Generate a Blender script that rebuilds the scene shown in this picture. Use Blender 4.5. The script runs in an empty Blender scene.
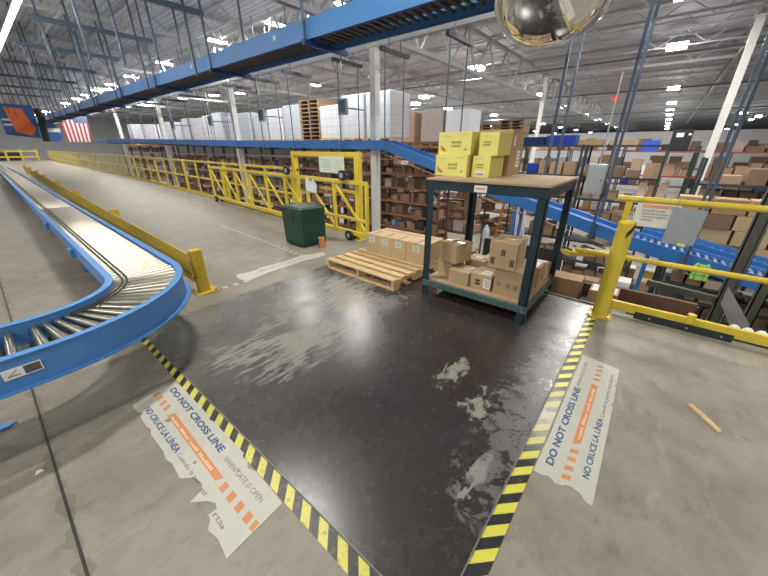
import bpy, math, random
from mathutils import Vector, Matrix
random.seed(7)
sc = bpy.context.scene
COL = sc.collection
# ---------------------------------------------------------------- camera, world, exposure
CAM = (-0.495, -0.173, 1.55)
cd = bpy.data.cameras.new('camera'); cam = bpy.data.objects.new('camera', cd); COL.objects.link(cam)
cam.location = CAM
cam.rotation_euler = (math.radians(90-23.912), 0, math.radians(39.328-90))
cd.sensor_width = 36; cd.lens = 318*36/768; cd.clip_start = .03; cd.clip_end = 400
sc.camera = cam
w = bpy.data.worlds.new('world'); sc.world = w; w.use_nodes = True
w.node_tree.nodes['Background'].inputs[0].default_value = (.86, .92, 1, 1)
w.node_tree.nodes['Background'].inputs[1].default_value = .42
sc.view_settings.view_transform = 'Standard'; sc.view_settings.look = 'None'
sc.view_settings.gamma = 1; sc.view_settings.use_curve_mapping = False
sc.view_settings.exposure = .62
sc.cycles.use_denoising = True
sc.cycles.use_light_tree = True
sc.cycles.max_bounces = 6; sc.cycles.diffuse_bounces = 3; sc.cycles.glossy_bounces = 3
sc.cycles.sample_clamp_indirect = 6
LAMP_W = 110
EMIT = 22

# ---------------------------------------------------------------- material helpers
M = {}
def nt(name):
    m = bpy.data.materials.new(name); m.use_nodes = True
    n = m.node_tree; b = n.nodes['Principled BSDF']
    return m, n, b
def nd(n, t, **k):
    x = n.nodes.new(t)
    for a, v in k.items():
        if a.startswith('i_'): x.inputs[int(a[2:]) if a[2:].isdigit() else a[2:].replace('_', ' ')].default_value = v
        else: setattr(x, a, v)
    return x
def ramp(n, src, stops):
    r = n.nodes.new('ShaderNodeValToRGB'); e = r.color_ramp.elements
    while len(e) < len(stops): e.new(.5)
    for el, (p, c) in zip(e, stops):
        el.position = p; el.color = c if len(c) == 4 else (*c, 1)
    n.links.new(src, r.inputs[0]); return r.outputs[0]
def mth(n, op, a, b=None, c=None, clamp=False):
    x = n.nodes.new('ShaderNodeMath'); x.operation = op; x.use_clamp = clamp
    for i, v in enumerate((a, b, c)):
        if v is None: continue
        if isinstance(v, (int, float)): x.inputs[i].default_value = v
        else: n.links.new(v, x.inputs[i])
    return x.outputs[0]
def mixc(n, f, a, b, mode='MIX'):
    x = n.nodes.new('ShaderNodeMix'); x.data_type = 'RGBA'; x.blend_type = mode
    for s, v in ((0, f), (6, a), (7, b)):
        if isinstance(v, (int, float)): x.inputs[s].default_value = v
        elif isinstance(v, tuple): x.inputs[s].default_value = (*v, 1) if len(v) == 3 else v
        else: n.links.new(v, x.inputs[s])
    return x.outputs[2]
def noise(n, vec, scale, detail=4, rough=.55, mapscale=None, dist=0):
    if mapscale:
        mp = n.nodes.new('ShaderNodeMapping'); mp.inputs['Scale'].default_value = mapscale
        n.links.new(vec, mp.inputs[0]); vec = mp.outputs[0]
    x = nd(n, 'ShaderNodeTexNoise'); x.inputs['Scale'].default_value = scale
    x.inputs['Detail'].default_value = detail; x.inputs['Roughness'].default_value = rough
    x.inputs['Distortion'].default_value = dist
    n.links.new(vec, x.inputs['Vector']); return x.outputs[0]
def objco(n): return n.nodes.new('ShaderNodeTexCoord').outputs['Object']
def mat(name, col, rough=.5, metal=0, var=.12, scale=6, chip=None, chipamt=.62, emit=0, spec=.5, rnd=0, alpha=1, bump=0):
    """coloured surface with slight procedural mottling; chip = colour showing through wear"""
    if name in M: return M[name]
    m, n, b = nt(name)
    if emit:
        b.inputs['Emission Color'].default_value = (*col, 1); b.inputs['Emission Strength'].default_value = emit
    o = objco(n)
    f = noise(n, o, scale)
    c = mixc(n, f, tuple(max(0, x*(1-var)) for x in col), tuple(min(1, x*(1+var)) for x in col))
    if rnd:
        oi = n.nodes.new('ShaderNodeObjectInfo')
        v = mth(n, 'MULTIPLY_ADD', oi.outputs['Random'], 2*rnd, 1-rnd)
        hs = n.nodes.new('ShaderNodeHueSaturation'); n.links.new(v, hs.inputs['Value']); n.links.new(c, hs.inputs['Color'])
        c = hs.outputs[0]
    if chip:
        g = noise(n, o, scale*4, 6, .7)
        k = ramp(n, g, [(chipamt, (0, 0, 0)), (chipamt+.03, (1, 1, 1))])
        c = mixc(n, k, c, chip)
    n.links.new(c, b.inputs['Base Color'])
    r = mth(n, 'MULTIPLY_ADD', f, .25, rough-.12, clamp=True)
    n.links.new(r, b.inputs['Roughness'])
    b.inputs['Metallic'].default_value = metal
    b.inputs['Specular IOR Level'].default_value = spec
    if alpha < 1: b.inputs['Alpha'].default_value = alpha
    if bump:
        bp = n.nodes.new('ShaderNodeBump'); bp.inputs['Strength'].default_value = bump; bp.inputs['Distance'].default_value = .01
        n.links.new(f, bp.inputs['Height']); n.links.new(bp.outputs[0], b.inputs['Normal'])
    M[name] = m; return m

YEL = mat('yellow_paint', (.72, .54, .05), .42, var=.12, scale=9, chip=(.28, .2, .07), chipamt=.7)
YELD = mat('old_yellow_paint', (.60, .42, .035), .5, var=.25, scale=5, chip=(.16, .12, .05), chipamt=.66)
BLUE = mat('blue_enamel', (.045, .21, .60), .38, var=.1, scale=5, chip=(.03, .08, .22), chipamt=.72)
BLUE2 = mat('blue_powder_coat', (.075, .24, .55), .45, var=.12, scale=4)
NAVY = mat('dark_blue_enamel', (.012, .045, .19), .5, var=.2, scale=5)
TEAL = mat('dark_teal_enamel', (.013, .034, .046), .42, var=.3, scale=8, chip=(.16, .22, .2), chipamt=.66)
TEALW = mat('worn_teal_enamel', (.05, .11, .095), .5, var=.4, scale=10, chip=(.2, .25, .2), chipamt=.58)
STEEL = mat('galvanised_steel', (.62, .62, .6), .32, 1, var=.12, scale=20)
CHROME = mat('bright_roller_steel', (.38, .365, .30), .33, 1, var=.06, scale=10)
BELT = mat('pale_belt', (.11, .105, .09), .6, var=.1, scale=10)
DK = mat('dark_rubber', (.02, .02, .022), .6, var=.3)
DKST = mat('dark_steel', (.05, .055, .065), .5, .3, var=.3)
HANG = mat('grey_blue_strut', (.11, .15, .2), .45, .4, var=.25, scale=4)
OLIVE = mat('olive_grey_post', (.10, .105, .085), .5, .2, var=.25, scale=5)
WHITEP = mat('white_column_paint', (.84, .84, .80), .5, var=.08, scale=3)
ROOFW = mat('roof_steel_paint', (.66, .67, .69), .55, var=.1, scale=2)
GREYP = mat('grey_sheet', (.33, .35, .37), .45, var=.08, scale=2)
CAB = mat('pale_grey_cabinet', (.5, .54, .56), .4, var=.06)
WOOD = mat('raw_pine', (.62, .43, .22), .65, var=.3, scale=7, rnd=.12)
PLY = mat('worn_plywood', (.46, .32, .19), .55, var=.3, scale=5, chip=(.36, .26, .16), chipamt=.6)
PAPER = mat('white_paper', (.82, .82, .78), .6, var=.04)
GREEN = mat('green_plastic', (.009, .052, .037), .4, var=.15, scale=3)
ORNG = mat('orange_plastic', (.58, .24, .05), .5, var=.1)
ORB = mat('orange_rack_paint', (.27, .12, .06), .55, var=.2)
RACKG = mat('dark_rack_green', (.03, .055, .05), .5, var=.2)
REDB = mat('rust_red_beam', (.30, .06, .04), .55, var=.2)
INK = mat('blue_ink', (.04, .09, .22), .6, var=.2, scale=40, chip=(.5, .5, .46), chipamt=.62)
INKB = mat('faded_brown_ink', (.22, .17, .15), .6, var=.2, scale=40, chip=(.5, .5, .46), chipamt=.6)
INKO = mat('orange_print', (.62, .26, .11), .6, var=.15, scale=30, chip=(.6, .55, .48), chipamt=.66)
INKW = mat('pale_orange_print', (.85, .6, .42), .6, var=.1)
INKK = mat('black_print', (.03, .03, .03), .6, var=.1)
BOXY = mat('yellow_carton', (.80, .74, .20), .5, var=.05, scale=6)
INKY = mat('olive_brown_ink', (.16,.13,.05), .6)
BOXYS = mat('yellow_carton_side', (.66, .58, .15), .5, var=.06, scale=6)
CARD = mat('cardboard', (.47, .29, .15), .7, var=.14, scale=6, rnd=.22)
CARDP = mat('pale_pink_cardboard', (.56, .40, .22), .7, var=.1, scale=6, rnd=.08)
CARDD = mat('dim_cardboard', (.34, .22, .14), .75, var=.25, scale=5, rnd=.4)
TAPE = mat('packing_tape', (.50, .36, .22), .25, var=.08)
SHR = mat('white_shrink_wrap', (.76, .79, .83), .35, var=.1, scale=8, rnd=.1)
TRUE_W = mat('white_plastic', (.8, .8, .78), .4, var=.05)
NEON = mat('neon_vest_cloth', (.42, .95, .06), .6, var=.08)
REDP = mat('red_plastic', (.65, .03, .04), .4, var=.1)
BLUP = mat('blue_plastic', (.02, .07, .42), .4, var=.15, rnd=.2)
PURP = mat('purple_plastic', (.09, .04, .30), .5, var=.1)
LIGHT = mat('lit_diffuser', (1, .97, .93), .5, emit=EMIT)
MIRR = mat('mirror_acrylic', (.9, .9, .9), .02, 1, var=.02)
CLEAR = mat('clear_rim_plastic', (.75, .76, .77), .15, .5, var=.1)

def concrete(name, base, streaks=True, rough=.55, joint=False):
    m, n, b = nt(name); o = objco(n)
    f1 = noise(n, o, .7, 5, .6); f2 = noise(n, o, 3.2, 8, .65); f3 = noise(n, o, 34, 4, .6)
    c = mixc(n, f1, tuple(x*.72 for x in base), tuple(min(1, x*1.22) for x in base))
    c = mixc(n, ramp(n, f2, [(.38, (0, 0, 0)), (.60, (1, 1, 1))]), mixc(n, .5, c, (.15, .135, .10)), c)
    c = mixc(n, mth(n, 'MULTIPLY', f3, .35), c, tuple(x*.6 for x in base))
    if streaks:
        s = noise(n, o, 2.0, 6, .6, (1.1, 5.5, 1), .6)
        c = mixc(n, ramp(n, s, [(.63, (0, 0, 0)), (.75, (.45, .45, .45))]), c, tuple(min(1, x*1.55) for x in base))
        s3 = noise(n, o, 5.5, 9, .72, (1, 1.6, 1), .3)
        c = mixc(n, ramp(n, s3, [(.53, (0, 0, 0)), (.66, (.6, .6, .6))]), c, (.17, .15, .115))
        s2 = noise(n, o, 1.5, 7, .75, (1, 1, 1), 1.2)
        c = mixc(n, ramp(n, s2, [(.28, (.75, .75, .75)), (.36, (0, 0, 0))]), c, (.085, .075, .055))
    if joint:   # saw cut running along Y at x = -0.705 with the darker filler smears beside it
        sx = n.nodes.new('ShaderNodeSeparateXYZ'); n.links.new(o, sx.inputs[0])
        d = mth(n, 'ABSOLUTE', mth(n, 'ADD', sx.outputs[0], .705))
        wob = noise(n, o, 9, 4)
        k2 = mth(n, 'LESS_THAN', d, mth(n, 'MULTIPLY_ADD', wob, .16, -.062))
        c = mixc(n, mth(n, 'MULTIPLY', k2, .4), c, (.1, .09, .07))
        c = mixc(n, mth(n, 'LESS_THAN', d, .006), c, (.03, .028, .022))
    n.links.new(c, b.inputs['Base Color'])
    r = mth(n, 'MULTIPLY_ADD', f2, .35, rough-.17, clamp=True); n.links.new(r, b.inputs['Roughness'])
    bp = n.nodes.new('ShaderNodeBump'); bp.inputs['Strength'].default_value = .15; bp.inputs['Distance'].default_value = .004
    n.links.new(f2, bp.inputs['Height']); n.links.new(bp.outputs[0], b.inputs['Normal'])
    return m
CONC = concrete('worn_concrete', (.33, .305, .245), rough=.5, joint=True)
CONCL = concrete('polished_concrete', (.44, .42, .38), False, .38)

def plate_mat():
    m, n, b = nt('scuffed_dark_plate'); o = objco(n)
    sx = n.nodes.new('ShaderNodeSeparateXYZ'); n.links.new(o, sx.inputs[0])
    X, Y = sx.outputs[0], sx.outputs[1]
    def spot(px, py, rx, ry):       # 1 at the centre, 0 at the edge of an ellipse
        a = mth(n, 'DIVIDE', mth(n, 'SUBTRACT', X, px), rx); c = mth(n, 'DIVIDE', mth(n, 'SUBTRACT', Y, py), ry)
        r2 = mth(n, 'ADD', mth(n, 'MULTIPLY', a, a), mth(n, 'MULTIPLY', c, c))
        return mth(n, 'SUBTRACT', 1, r2, clamp=True)
    f = noise(n, o, 1.6, 5)
    base = mixc(n, f, (.022, .017, .016), (.050, .042, .040))
    # dusty, paler towards the walkway side
    dust = mth(n, 'MULTIPLY', mth(n, 'MULTIPLY_ADD', Y, .62, -.72, clamp=True), mth(n, 'MULTIPLY_ADD', X, -.50, 1.25, clamp=True))
    soft = mth(n, 'MULTIPLY_ADD', noise(n, o, 3, 6, .6), 1.2, .28, clamp=True)
    base = mixc(n, mth(n, 'MULTIPLY', dust, soft), base, (.235, .225, .20))
    dk = noise(n, o, 7, 5, .6, (.8, 6, 1), .5); dk2 = noise(n, o, 6, 5, .6, (5, .9, 1), 1.0)
    dkm = mth(n, 'MAXIMUM', ramp(n, dk, [(.59, (0, 0, 0)), (.63, (1, 1, 1))]), ramp(n, dk2, [(.62, (0, 0, 0)), (.66, (1, 1, 1))]))
    base = mixc(n, mth(n, 'MULTIPLY', dkm, .6), base, (.05, .045, .042))
    # scraped strokes
    st = noise(n, o, 6.5, 6, .62, (.75, 4.2, 1), .25)
    rot = n.nodes.new('ShaderNodeMapping'); rot.inputs['Rotation'].default_value = (0, 0, .9); rot.inputs['Scale'].default_value = (.8, 4.5, 1)
    n.links.new(o, rot.inputs[0]); st2 = noise(n, rot.outputs[0], 6, 6, .6, None, .25)
    patchy = mth(n, 'MULTIPLY_ADD', noise(n, o, 2.6, 3, .5), 1.6, -.05, clamp=True)
    area = mth(n, 'MAXIMUM', spot(.80, 2.0, .85, .70), spot(1.7, 2.45, 1.0, .62))
    hole = mth(n, 'MAXIMUM', spot(1.0, 2.15, .40, .13), spot(.55, 2.45, .25, .2))
    area = mth(n, 'SUBTRACT', mth(n, 'MULTIPLY', area, patchy), mth(n, 'MULTIPLY', hole, .8), clamp=True)
    k = mth(n, 'MULTIPLY_ADD', area, .26, mth(n, 'MULTIPLY_ADD', st, .58, mth(n, 'MULTIPLY', st2, .42)))
    k1 = ramp(n, k, [(.645, (0, 0, 0)), (.675, (1, 1, 1))])
    a2 = mth(n, 'MAXIMUM', spot(1.34, .64, .30, .15), mth(n, 'MAXIMUM', spot(1.12, .37, .24, .15), spot(.62, .16, .30, .08)))
    st3 = noise(n, o, 9, 9, .75, (1, 1.8, 1), .4)
    k = mth(n, 'MULTIPLY_ADD', a2, .19, st3)
    k2 = ramp(n, k, [(.655, (0, 0, 0)), (.68, (1, 1, 1))])
    a3 = mth(n, 'MAXIMUM', spot(1.4, .06, 1.4, .34), spot(1.9, 1.75, .5, .25))   # blotchy wear, plus the pale glare strip painted along the right edge
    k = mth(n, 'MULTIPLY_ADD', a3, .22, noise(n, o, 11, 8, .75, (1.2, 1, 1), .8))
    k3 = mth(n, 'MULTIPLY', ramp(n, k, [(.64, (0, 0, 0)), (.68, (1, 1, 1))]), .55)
    c = mixc(n, mth(n, 'MULTIPLY', k1, .85), base, (.27, .265, .225))
    c = mixc(n, mth(n, 'MULTIPLY', k2, .9), c, (.27, .28, .23))
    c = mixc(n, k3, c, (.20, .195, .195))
    # fine scratches
    sc1 = noise(n, o, 8, 3, .5, (.7, 14, 1), .2)
    c = mixc(n, mth(n, 'MULTIPLY', ramp(n, sc1, [(.70, (0, 0, 0)), (.73, (1, 1, 1))]), .3), c, (.16, .15, .14))
    n.links.new(c, b.inputs['Base Color'])
    wear = mth(n, 'MAXIMUM', k1, mth(n, 'MAXIMUM', k2, k3))
    r = mth(n, 'ADD', mth(n, 'MULTIPLY_ADD', noise(n, o, 4, 6, .7), .14, .20), mth(n, 'MULTIPLY', wear, .22), clamp=True)
    n.links.new(r, b.inputs['Roughness'])
    b.inputs['Specular IOR Level'].default_value = .8
    bp = n.nodes.new('ShaderNodeBump'); bp.inputs['Strength'].default_value = .12; bp.inputs['Distance'].default_value = .002
    n.links.new(noise(n, o, 18, 6, .7), bp.inputs['Height']); n.links.new(bp.outputs[0], b.inputs['Normal'])
    return m
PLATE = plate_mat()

def hazard(name, period, ang=45, c1=(.80, .72, .06), c2=(.025, .025, .025), worn=.66, patch=None):
    m, n, b = nt(name); o = objco(n)
    sx = n.nodes.new('ShaderNodeSeparateXYZ'); n.links.new(o, sx.inputs[0])
    s = mth(n, 'ADD', mth(n, 'MULTIPLY', sx.outputs[0], math.cos(math.radians(ang))), mth(n, 'MULTIPLY', sx.outputs[1], math.sin(math.radians(ang))))
    fr = mth(n, 'FRACT', mth(n, 'ADD', mth(n, 'DIVIDE', s, period), 100))
    k = mth(n, 'LESS_THAN', fr, .5)
    c = mixc(n, k, c1, c2)
    g = noise(n, o, 28, 8, .75)
    c = mixc(n, ramp(n, g, [(worn-.12, (0, 0, 0)), (worn, (.8, .8, .8))]), c, (.22, .21, .15))
    if patch:                       # one stretch rubbed pale by traffic
        d = mth(n, 'ABSOLUTE', mth(n, 'SUBTRACT', sx.outputs[0], patch[0]))
        kk = mth(n, 'MULTIPLY', mth(n, 'SUBTRACT', 1, mth(n, 'DIVIDE', d, patch[1]), clamp=True), 1.0)
        kk = mth(n, 'MULTIPLY', kk, mth(n, 'MULTIPLY_ADD', noise(n, o, 14, 6, .7), 2.2, -.2, clamp=True), clamp=True)
        c = mixc(n, kk, c, (.62, .6, .5))
    n.links.new(c, b.inputs['Base Color']); b.inputs['Roughness'].default_value = .42
    return m

def deck_mat():
    m, n, b = nt('ribbed_roof_deck'); o = objco(n)
    sx = n.nodes.new('ShaderNodeSeparateXYZ'); n.links.new(o, sx.inputs[0])
    fr = mth(n, 'FRACT', mth(n, 'ADD', mth(n, 'DIVIDE', sx.outputs[0], .22), 1000))
    k = mth(n, 'LESS_THAN', fr, .38)
    c = mixc(n, k, (.72, .76, .84), (.50, .53, .60))
    c = mixc(n, mth(n, 'MULTIPLY', noise(n, o, .5, 4), .35), c, (.50, .50, .54))
    n.links.new(c, b.inputs['Base Color']); b.inputs['Roughness'].default_value = .6
    bp = n.nodes.new('ShaderNodeBump'); bp.inputs['Strength'].default_value = .6; bp.inputs['Distance'].default_value = .04
    n.links.new(k, bp.inputs['Height']); n.links.new(bp.outputs[0], b.inputs['Normal'])
    return m
DECK = deck_mat()

def wrap_mat():                     # shrink-wrapped cartons: the joints between cartons show through
    m, n, b = nt('wrapped_carton_stack'); o = objco(n)
    sx = n.nodes.new('ShaderNodeSeparateXYZ'); n.links.new(o, sx.inputs[0])
    a = mth(n, 'FRACT', mth(n, 'ADD', mth(n, 'DIVIDE', sx.outputs[1], .29), 50.5))
    z = mth(n, 'FRACT', mth(n, 'DIVIDE', sx.outputs[2], .27))
    k = mth(n, 'MAXIMUM', mth(n, 'LESS_THAN', a, .07), mth(n, 'LESS_THAN', z, .08))
    oi = n.nodes.new('ShaderNodeObjectInfo')
    c0 = mixc(n, oi.outputs['Random'], (.40, .43, .48), (.66, .67, .70))
    c = mixc(n, mth(n, 'MULTIPLY', k, .6), c0, (.30, .31, .36))
    c = mixc(n, mth(n, 'MULTIPLY', noise(n, o, 5, 5), .3), c, (.9, .92, .95))
    n.links.new(c, b.inputs['Base Color']); b.inputs['Roughness'].default_value = .3
    return m
WRAP = wrap_mat()

# ---------------------------------------------------------------- mesh helpers
class MB:
    def __init__(s): s.v = []; s.f = []
    def box(s, x0, x1, y0, y1, z0, z1):
        i = len(s.v)
        s.v += [(x0,y0,z0),(x1,y0,z0),(x1,y1,z0),(x0,y1,z0),(x0,y0,z1),(x1,y0,z1),(x1,y1,z1),(x0,y1,z1)]
        s.f += [(i,i+3,i+2,i+1),(i+4,i+5,i+6,i+7),(i,i+1,i+5,i+4),(i+1,i+2,i+6,i+5),(i+2,i+3,i+7,i+6),(i+3,i,i+4,i+7)]
        return s
    def cbox(s, c, d): return s.box(c[0]-d[0]/2, c[0]+d[0]/2, c[1]-d[1]/2, c[1]+d[1]/2, c[2]-d[2]/2, c[2]+d[2]/2)
    def beam(s, p, q, w, h, up=(0,0,1)):
        p, q = Vector(p), Vector(q); d = (q-p).normalized(); u = Vector(up)
        if abs(d.dot(u)) > .98: u = Vector((1,0,0))
        a = d.cross(u).normalized(); c = a.cross(d)
        i = len(s.v)
        for e in (p, q):
            for sx, sy in ((-1,-1),(1,-1),(1,1),(-1,1)):
                s.v.append(tuple(e + a*sx*w/2 + c*sy*h/2))
        s.f += [(i,i+3,i+2,i+1),(i+4,i+5,i+6,i+7)] + [(i+k, i+(k+1)%4, i+4+(k+1)%4, i+4+k) for k in range(4)]
        return s
    def cyl(s, p, q, r, n=14, r2=None, caps=True):
        return s.tube([p, q], r, n, [r, r if r2 is None else r2], caps)
    def tube(s, path, r, n=8, rs=None, caps=True):
        P = [Vector(p) for p in path]; i = len(s.v)
        for k, p in enumerate(P):
            d = (P[min(k+1, len(P)-1)] - P[max(k-1, 0)]).normalized()
            u = Vector((0,0,1)) if abs(d.z) < .9 else Vector((1,0,0))
            a = d.cross(u).normalized(); c = a.cross(d); rr = rs[k] if rs else r
            for j in range(n):
                t = 2*math.pi*j/n
                s.v.append(tuple(p + a*math.cos(t)*rr + c*math.sin(t)*rr))
        for k in range(len(P)-1):
            for j in range(n):
                s.f.append((i+k*n+j, i+k*n+(j+1)%n, i+(k+1)*n+(j+1)%n, i+(k+1)*n+j))
        if caps:
            s.f.append(tuple(i+j for j in range(n))[::-1]); s.f.append(tuple(i+(len(P)-1)*n+j for j in range(n)))
        return s
    def prism(s, poly, z0, z1, M4=None):
        i = len(s.v); n = len(poly)
        pts = [Vector((x, y, z0)) for x, y in poly] + [Vector((x, y, z1)) for x, y in poly]
        if M4: pts = [M4 @ p for p in pts]
        s.v += [tuple(p) for p in pts]
        s.f += [tuple(range(i, i+n))[::-1], tuple(range(i+n, i+2*n))] + [(i+k, i+(k+1)%n, i+n+(k+1)%n, i+n+k) for k in range(n)]
        return s
    def strip(s, path, o0, o1, z0, z1):       # rectangular section swept along a plan path; o = sideways offsets (left +)
        P = [Vector((p[0], p[1], 0)) for p in path]; i = len(s.v); zz = [p[2] if len(p) > 2 else 0 for p in path]
        for k, p in enumerate(P):
            d = (P[min(k+1, len(P)-1)] - P[max(k-1, 0)]).normalized(); l = Vector((-d.y, d.x, 0))
            for o, z in ((o0, z0), (o1, z0), (o1, z1), (o0, z1)): s.v.append(tuple(p + l*o + Vector((0, 0, z+zz[k]))))
        for k in range(len(P)-1):
            for j in range(4): s.f.append((i+4*k+j, i+4*k+(j+1)%4, i+4*k+4+(j+1)%4, i+4*k+4+j))
        s.f.append((i, i+3, i+2, i+1)); e = i+4*(len(P)-1); s.f.append((e, e+1, e+2, e+3))
        return s
    def build(s, name, m, parent=None, loc=(0,0,0), smooth=False, bevel=0, world=True):
        """vertices are in world space unless world=False (then they are local to the object)"""
        off = Vector((0,0,0))
        if world:
            off = Vector(loc)
            p = parent
            while p: off += p.location; p = p.parent
        me = bpy.data.meshes.new(name)
        me.from_pydata([tuple(Vector(v)-off) for v in s.v], [], s.f)
        import bmesh
        bm = bmesh.new(); bm.from_mesh(me); bmesh.ops.recalc_face_normals(bm, faces=bm.faces)
        if bevel: bmesh.ops.bevel(bm, geom=[e for e in bm.edges], offset=bevel, segments=1, affect='EDGES', clamp_overlap=True)
        bm.to_mesh(me); bm.free()
        me.materials.append(m)
        if smooth: me.shade_smooth(); me.set_sharp_from_angle(angle=.7)
        o = bpy.data.objects.new(name, me); COL.objects.link(o); o.location = loc
        if parent: o.parent = parent
        return o
def tag(o, label=None, cat=None, group=None, kind=None):
    if label: o['label'] = label
    if cat: o['category'] = cat
    if group: o['group'] = group
    if kind: o['kind'] = kind
    return o
def thing(name, label, cat, loc=(0,0,0), rz=0, group=None, kind=None):
    o = bpy.data.objects.new(name, None); COL.objects.link(o); o.location = loc; o.rotation_euler = (0,0,rz)
    o.empty_display_size = .1
    return tag(o, label, cat, group, kind)
def dup(o, parent=None):
    c = o.copy(); COL.objects.link(c)
    if parent: c.parent = parent
    for ch in list(o.children): dup(ch, c)
    return c
def dup_plain(o):
    c = o.copy(); COL.objects.link(c)
    for ch in o.children:
        if ch.type == 'MESH': d = ch.copy(); COL.objects.link(d); d.parent = c
    return c
def flat_text(s, h, parent, M4, m, name='lettering', width=None, ext=.0006, thick=0):
    """lettering of cap height h, lower left corner at M4's origin, running along M4's x"""
    cu = bpy.data.curves.new(name, 'FONT'); cu.body = s; cu.size = h/.70; cu.extrude = ext; cu.offset = thick
    cu.resolution_u = 3
    cu.materials.append(m)
    to = bpy.data.objects.new('t', cu)
    COL.objects.link(to); dg = bpy.context.evaluated_depsgraph_get()
    me = bpy.data.meshes.new_from_object(to.evaluated_get(dg)); me.name = name
    bpy.data.objects.remove(to)
    if not me.materials: me.materials.append(m)
    o = bpy.data.objects.new(name, me); COL.objects.link(o)
    sx = 1
    if width:
        dx = max(v.co.x for v in me.vertices)-min(v.co.x for v in me.vertices)
        if dx > 0: sx = width/dx
    o.parent = parent
    off = Vector((0,0,0)); p = parent
    while p: off += p.location; p = p.parent
    o.matrix_local = Matrix.Translation(-off) @ M4 @ Matrix.Diagonal((sx, 1, 1, 1))
    return o
def frame(o, x, y):                 # 4x4 with given origin and in-plane axes
    x = Vector(x).normalized(); y = Vector(y).normalized(); z = x.cross(y)
    m = Matrix((x, y, z)).transposed().to_4x4(); m.translation = Vector(o); return m
ORD = ['first','second','third','fourth','fifth','sixth','seventh','eighth','ninth','tenth','eleventh','twelfth','thirteenth','fourteenth',
       'fifteenth','sixteenth','seventeenth','eighteenth','nineteenth','twentieth','twenty-first','twenty-second','twenty-third','twenty-fourth','twenty-fifth',
       'twenty-sixth','twenty-seventh','twenty-eighth','twenty-ninth','thirtieth','thirty-first','thirty-second']
ORD += ['farther']*200
K = .09                             # the walkway edge opens slightly: x = 3.2 + K*y for y > 3.2
def ex(y):
    if y <= 6: return 3.2 + K*y
    if y <= 24: t = y-6; return 3.74 + K*t - .0019*t*t*.72
    return 3.74 + K*18 - .0019*324*.72 + (K-.0019*36*.72)*(y-24)
ZF = -3.0                           # lower warehouse floor
DK_Z = 5.9                          # underside of roof deck

# ================================================================ SETTING
EDGE = [(ex(y)+.25, y) for y in (3.3,6,9,12,15,18,21,24,66)]
f = MB().prism(([(3.3,-9),(3.3,3.3)]+EDGE+[(-12,66),(-12,-9)])[::-1], -.25, 0)
tag(f.build('floor', CONC), kind='structure')
tag(MB().box(-12,160,-60,140,ZF-.2,ZF).build('floor', CONCL), kind='structure')
tag(MB().box(-12,160,-60,140,DK_Z,DK_Z+.2).build('ceiling', DECK), kind='structure')
WALLW = mat('white_wall_panel', (.66, .68, .70), .6, var=.06, scale=.6)
tag(MB().box(155,156,-60,140,ZF,DK_Z).build('wall_back', WALLW), kind='structure')
tag(MB().box(48,48.3,-45,16,ZF,3.1).build('wall_right', WALLW), kind='structure')
tag(MB().box(-12,160,75,75.6,ZF,DK_Z).build('wall_left', mat('hazy_wall', (.72,.74,.76), .6, var=.12, scale=.4)), kind='structure')
# steel edge angle of the mezzanine and its fascia beam
e = MB().strip([(3.3,-9),(3.3,3.3)], -.012, .02, -.25, .012)
tag(e.build('trim_1', DKST), kind='structure')
tag(MB().strip(EDGE, -.012, .02, -.25, .012).build('trim_2', DKST), kind='structure')

# roof joists (along Y), and girders
def joist():
    mb = MB(); y0, y1 = -22.0, 74.0
    mb.beam((0,y0,5.28),(0,y1,5.28),.06,.05); mb.beam((0,y0,5.85),(0,y1,5.85),.08,.06)
    y = y0
    while y < y1-.6:
        mb.beam((0,y,5.83),(0,y+.75,5.3),.03,.03); mb.beam((0,y+.75,5.3),(0,y+1.5,5.83),.03,.03); y += 1.5
    return mb
j0 = None
for k in range(30):
    x = -4.6 + 1.83*k if k < 22 else 35.7 + (k-21)*4
    if j0 is None: j0 = joist().build('roof_joist', ROOFW, world=False); o = j0
    else: o = j0.copy(); COL.objects.link(o)
    o.location = (x,0,0); tag(o, 'pale steel bar joist with zigzag web under the roof deck', 'joist', 'roof joists', 'structure')
def girder(p, q, step=1.9, zb=3.92, zt=5.3):
    mb = MB(); p, q = Vector(p), Vector(q); L = (q-p).length; d = (q-p)/L
    mb.beam((p.x,p.y,zb),(q.x,q.y,zb),.14,.11); mb.beam((p.x,p.y,zt),(q.x,q.y,zt),.16,.12)
    n = int(L/step)
    for i in range(n):
        a = p+d*(i*step); b = p+d*((i+.5)*step); c = p+d*((i+1)*step)
        mb.beam((a.x,a.y,zt),(b.x,b.y,zb),.07,.05); mb.beam((b.x,b.y,zb),(c.x,c.y,zt),.07,.05)
    return mb
for i, x in enumerate((-5.5, 6.95, 21.0, 35)):
    tag(girder((x,-20,0),(x,72,0), zb=3.92 if i == 1 else 5.0, zt=5.3 if i == 1 else 5.75).build('roof_girder', ROOFW), kind='structure')
for i, y in enumerate((-8.2, -1.4, 6.2, 13.6, 21, 29, 37, 46)):
    tag(girder((-11,y,0),(75,y,0), zb=4.1 if i == 2 else 4.95, zt=5.3 if i == 2 else 5.75).build('roof_girder', mat('grey_girder_paint',(.50,.51,.53),.5)), kind='structure')
# dark sprinkler mains under the joists
for x, r in ((17,.035),(26.5,.04),(43,.045)):
    tag(MB().cyl((x,-20,4.65),(x,70,4.65),r,8).build('sprinkler_pipe', mat('grey_pipe_paint',(.16,.17,.19),.5), smooth=True),
        'dark sprinkler main under the roof, %s from the mirror' % {17:'nearest',26.5:'second',43:'farthest'}[x], 'pipe')

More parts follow.
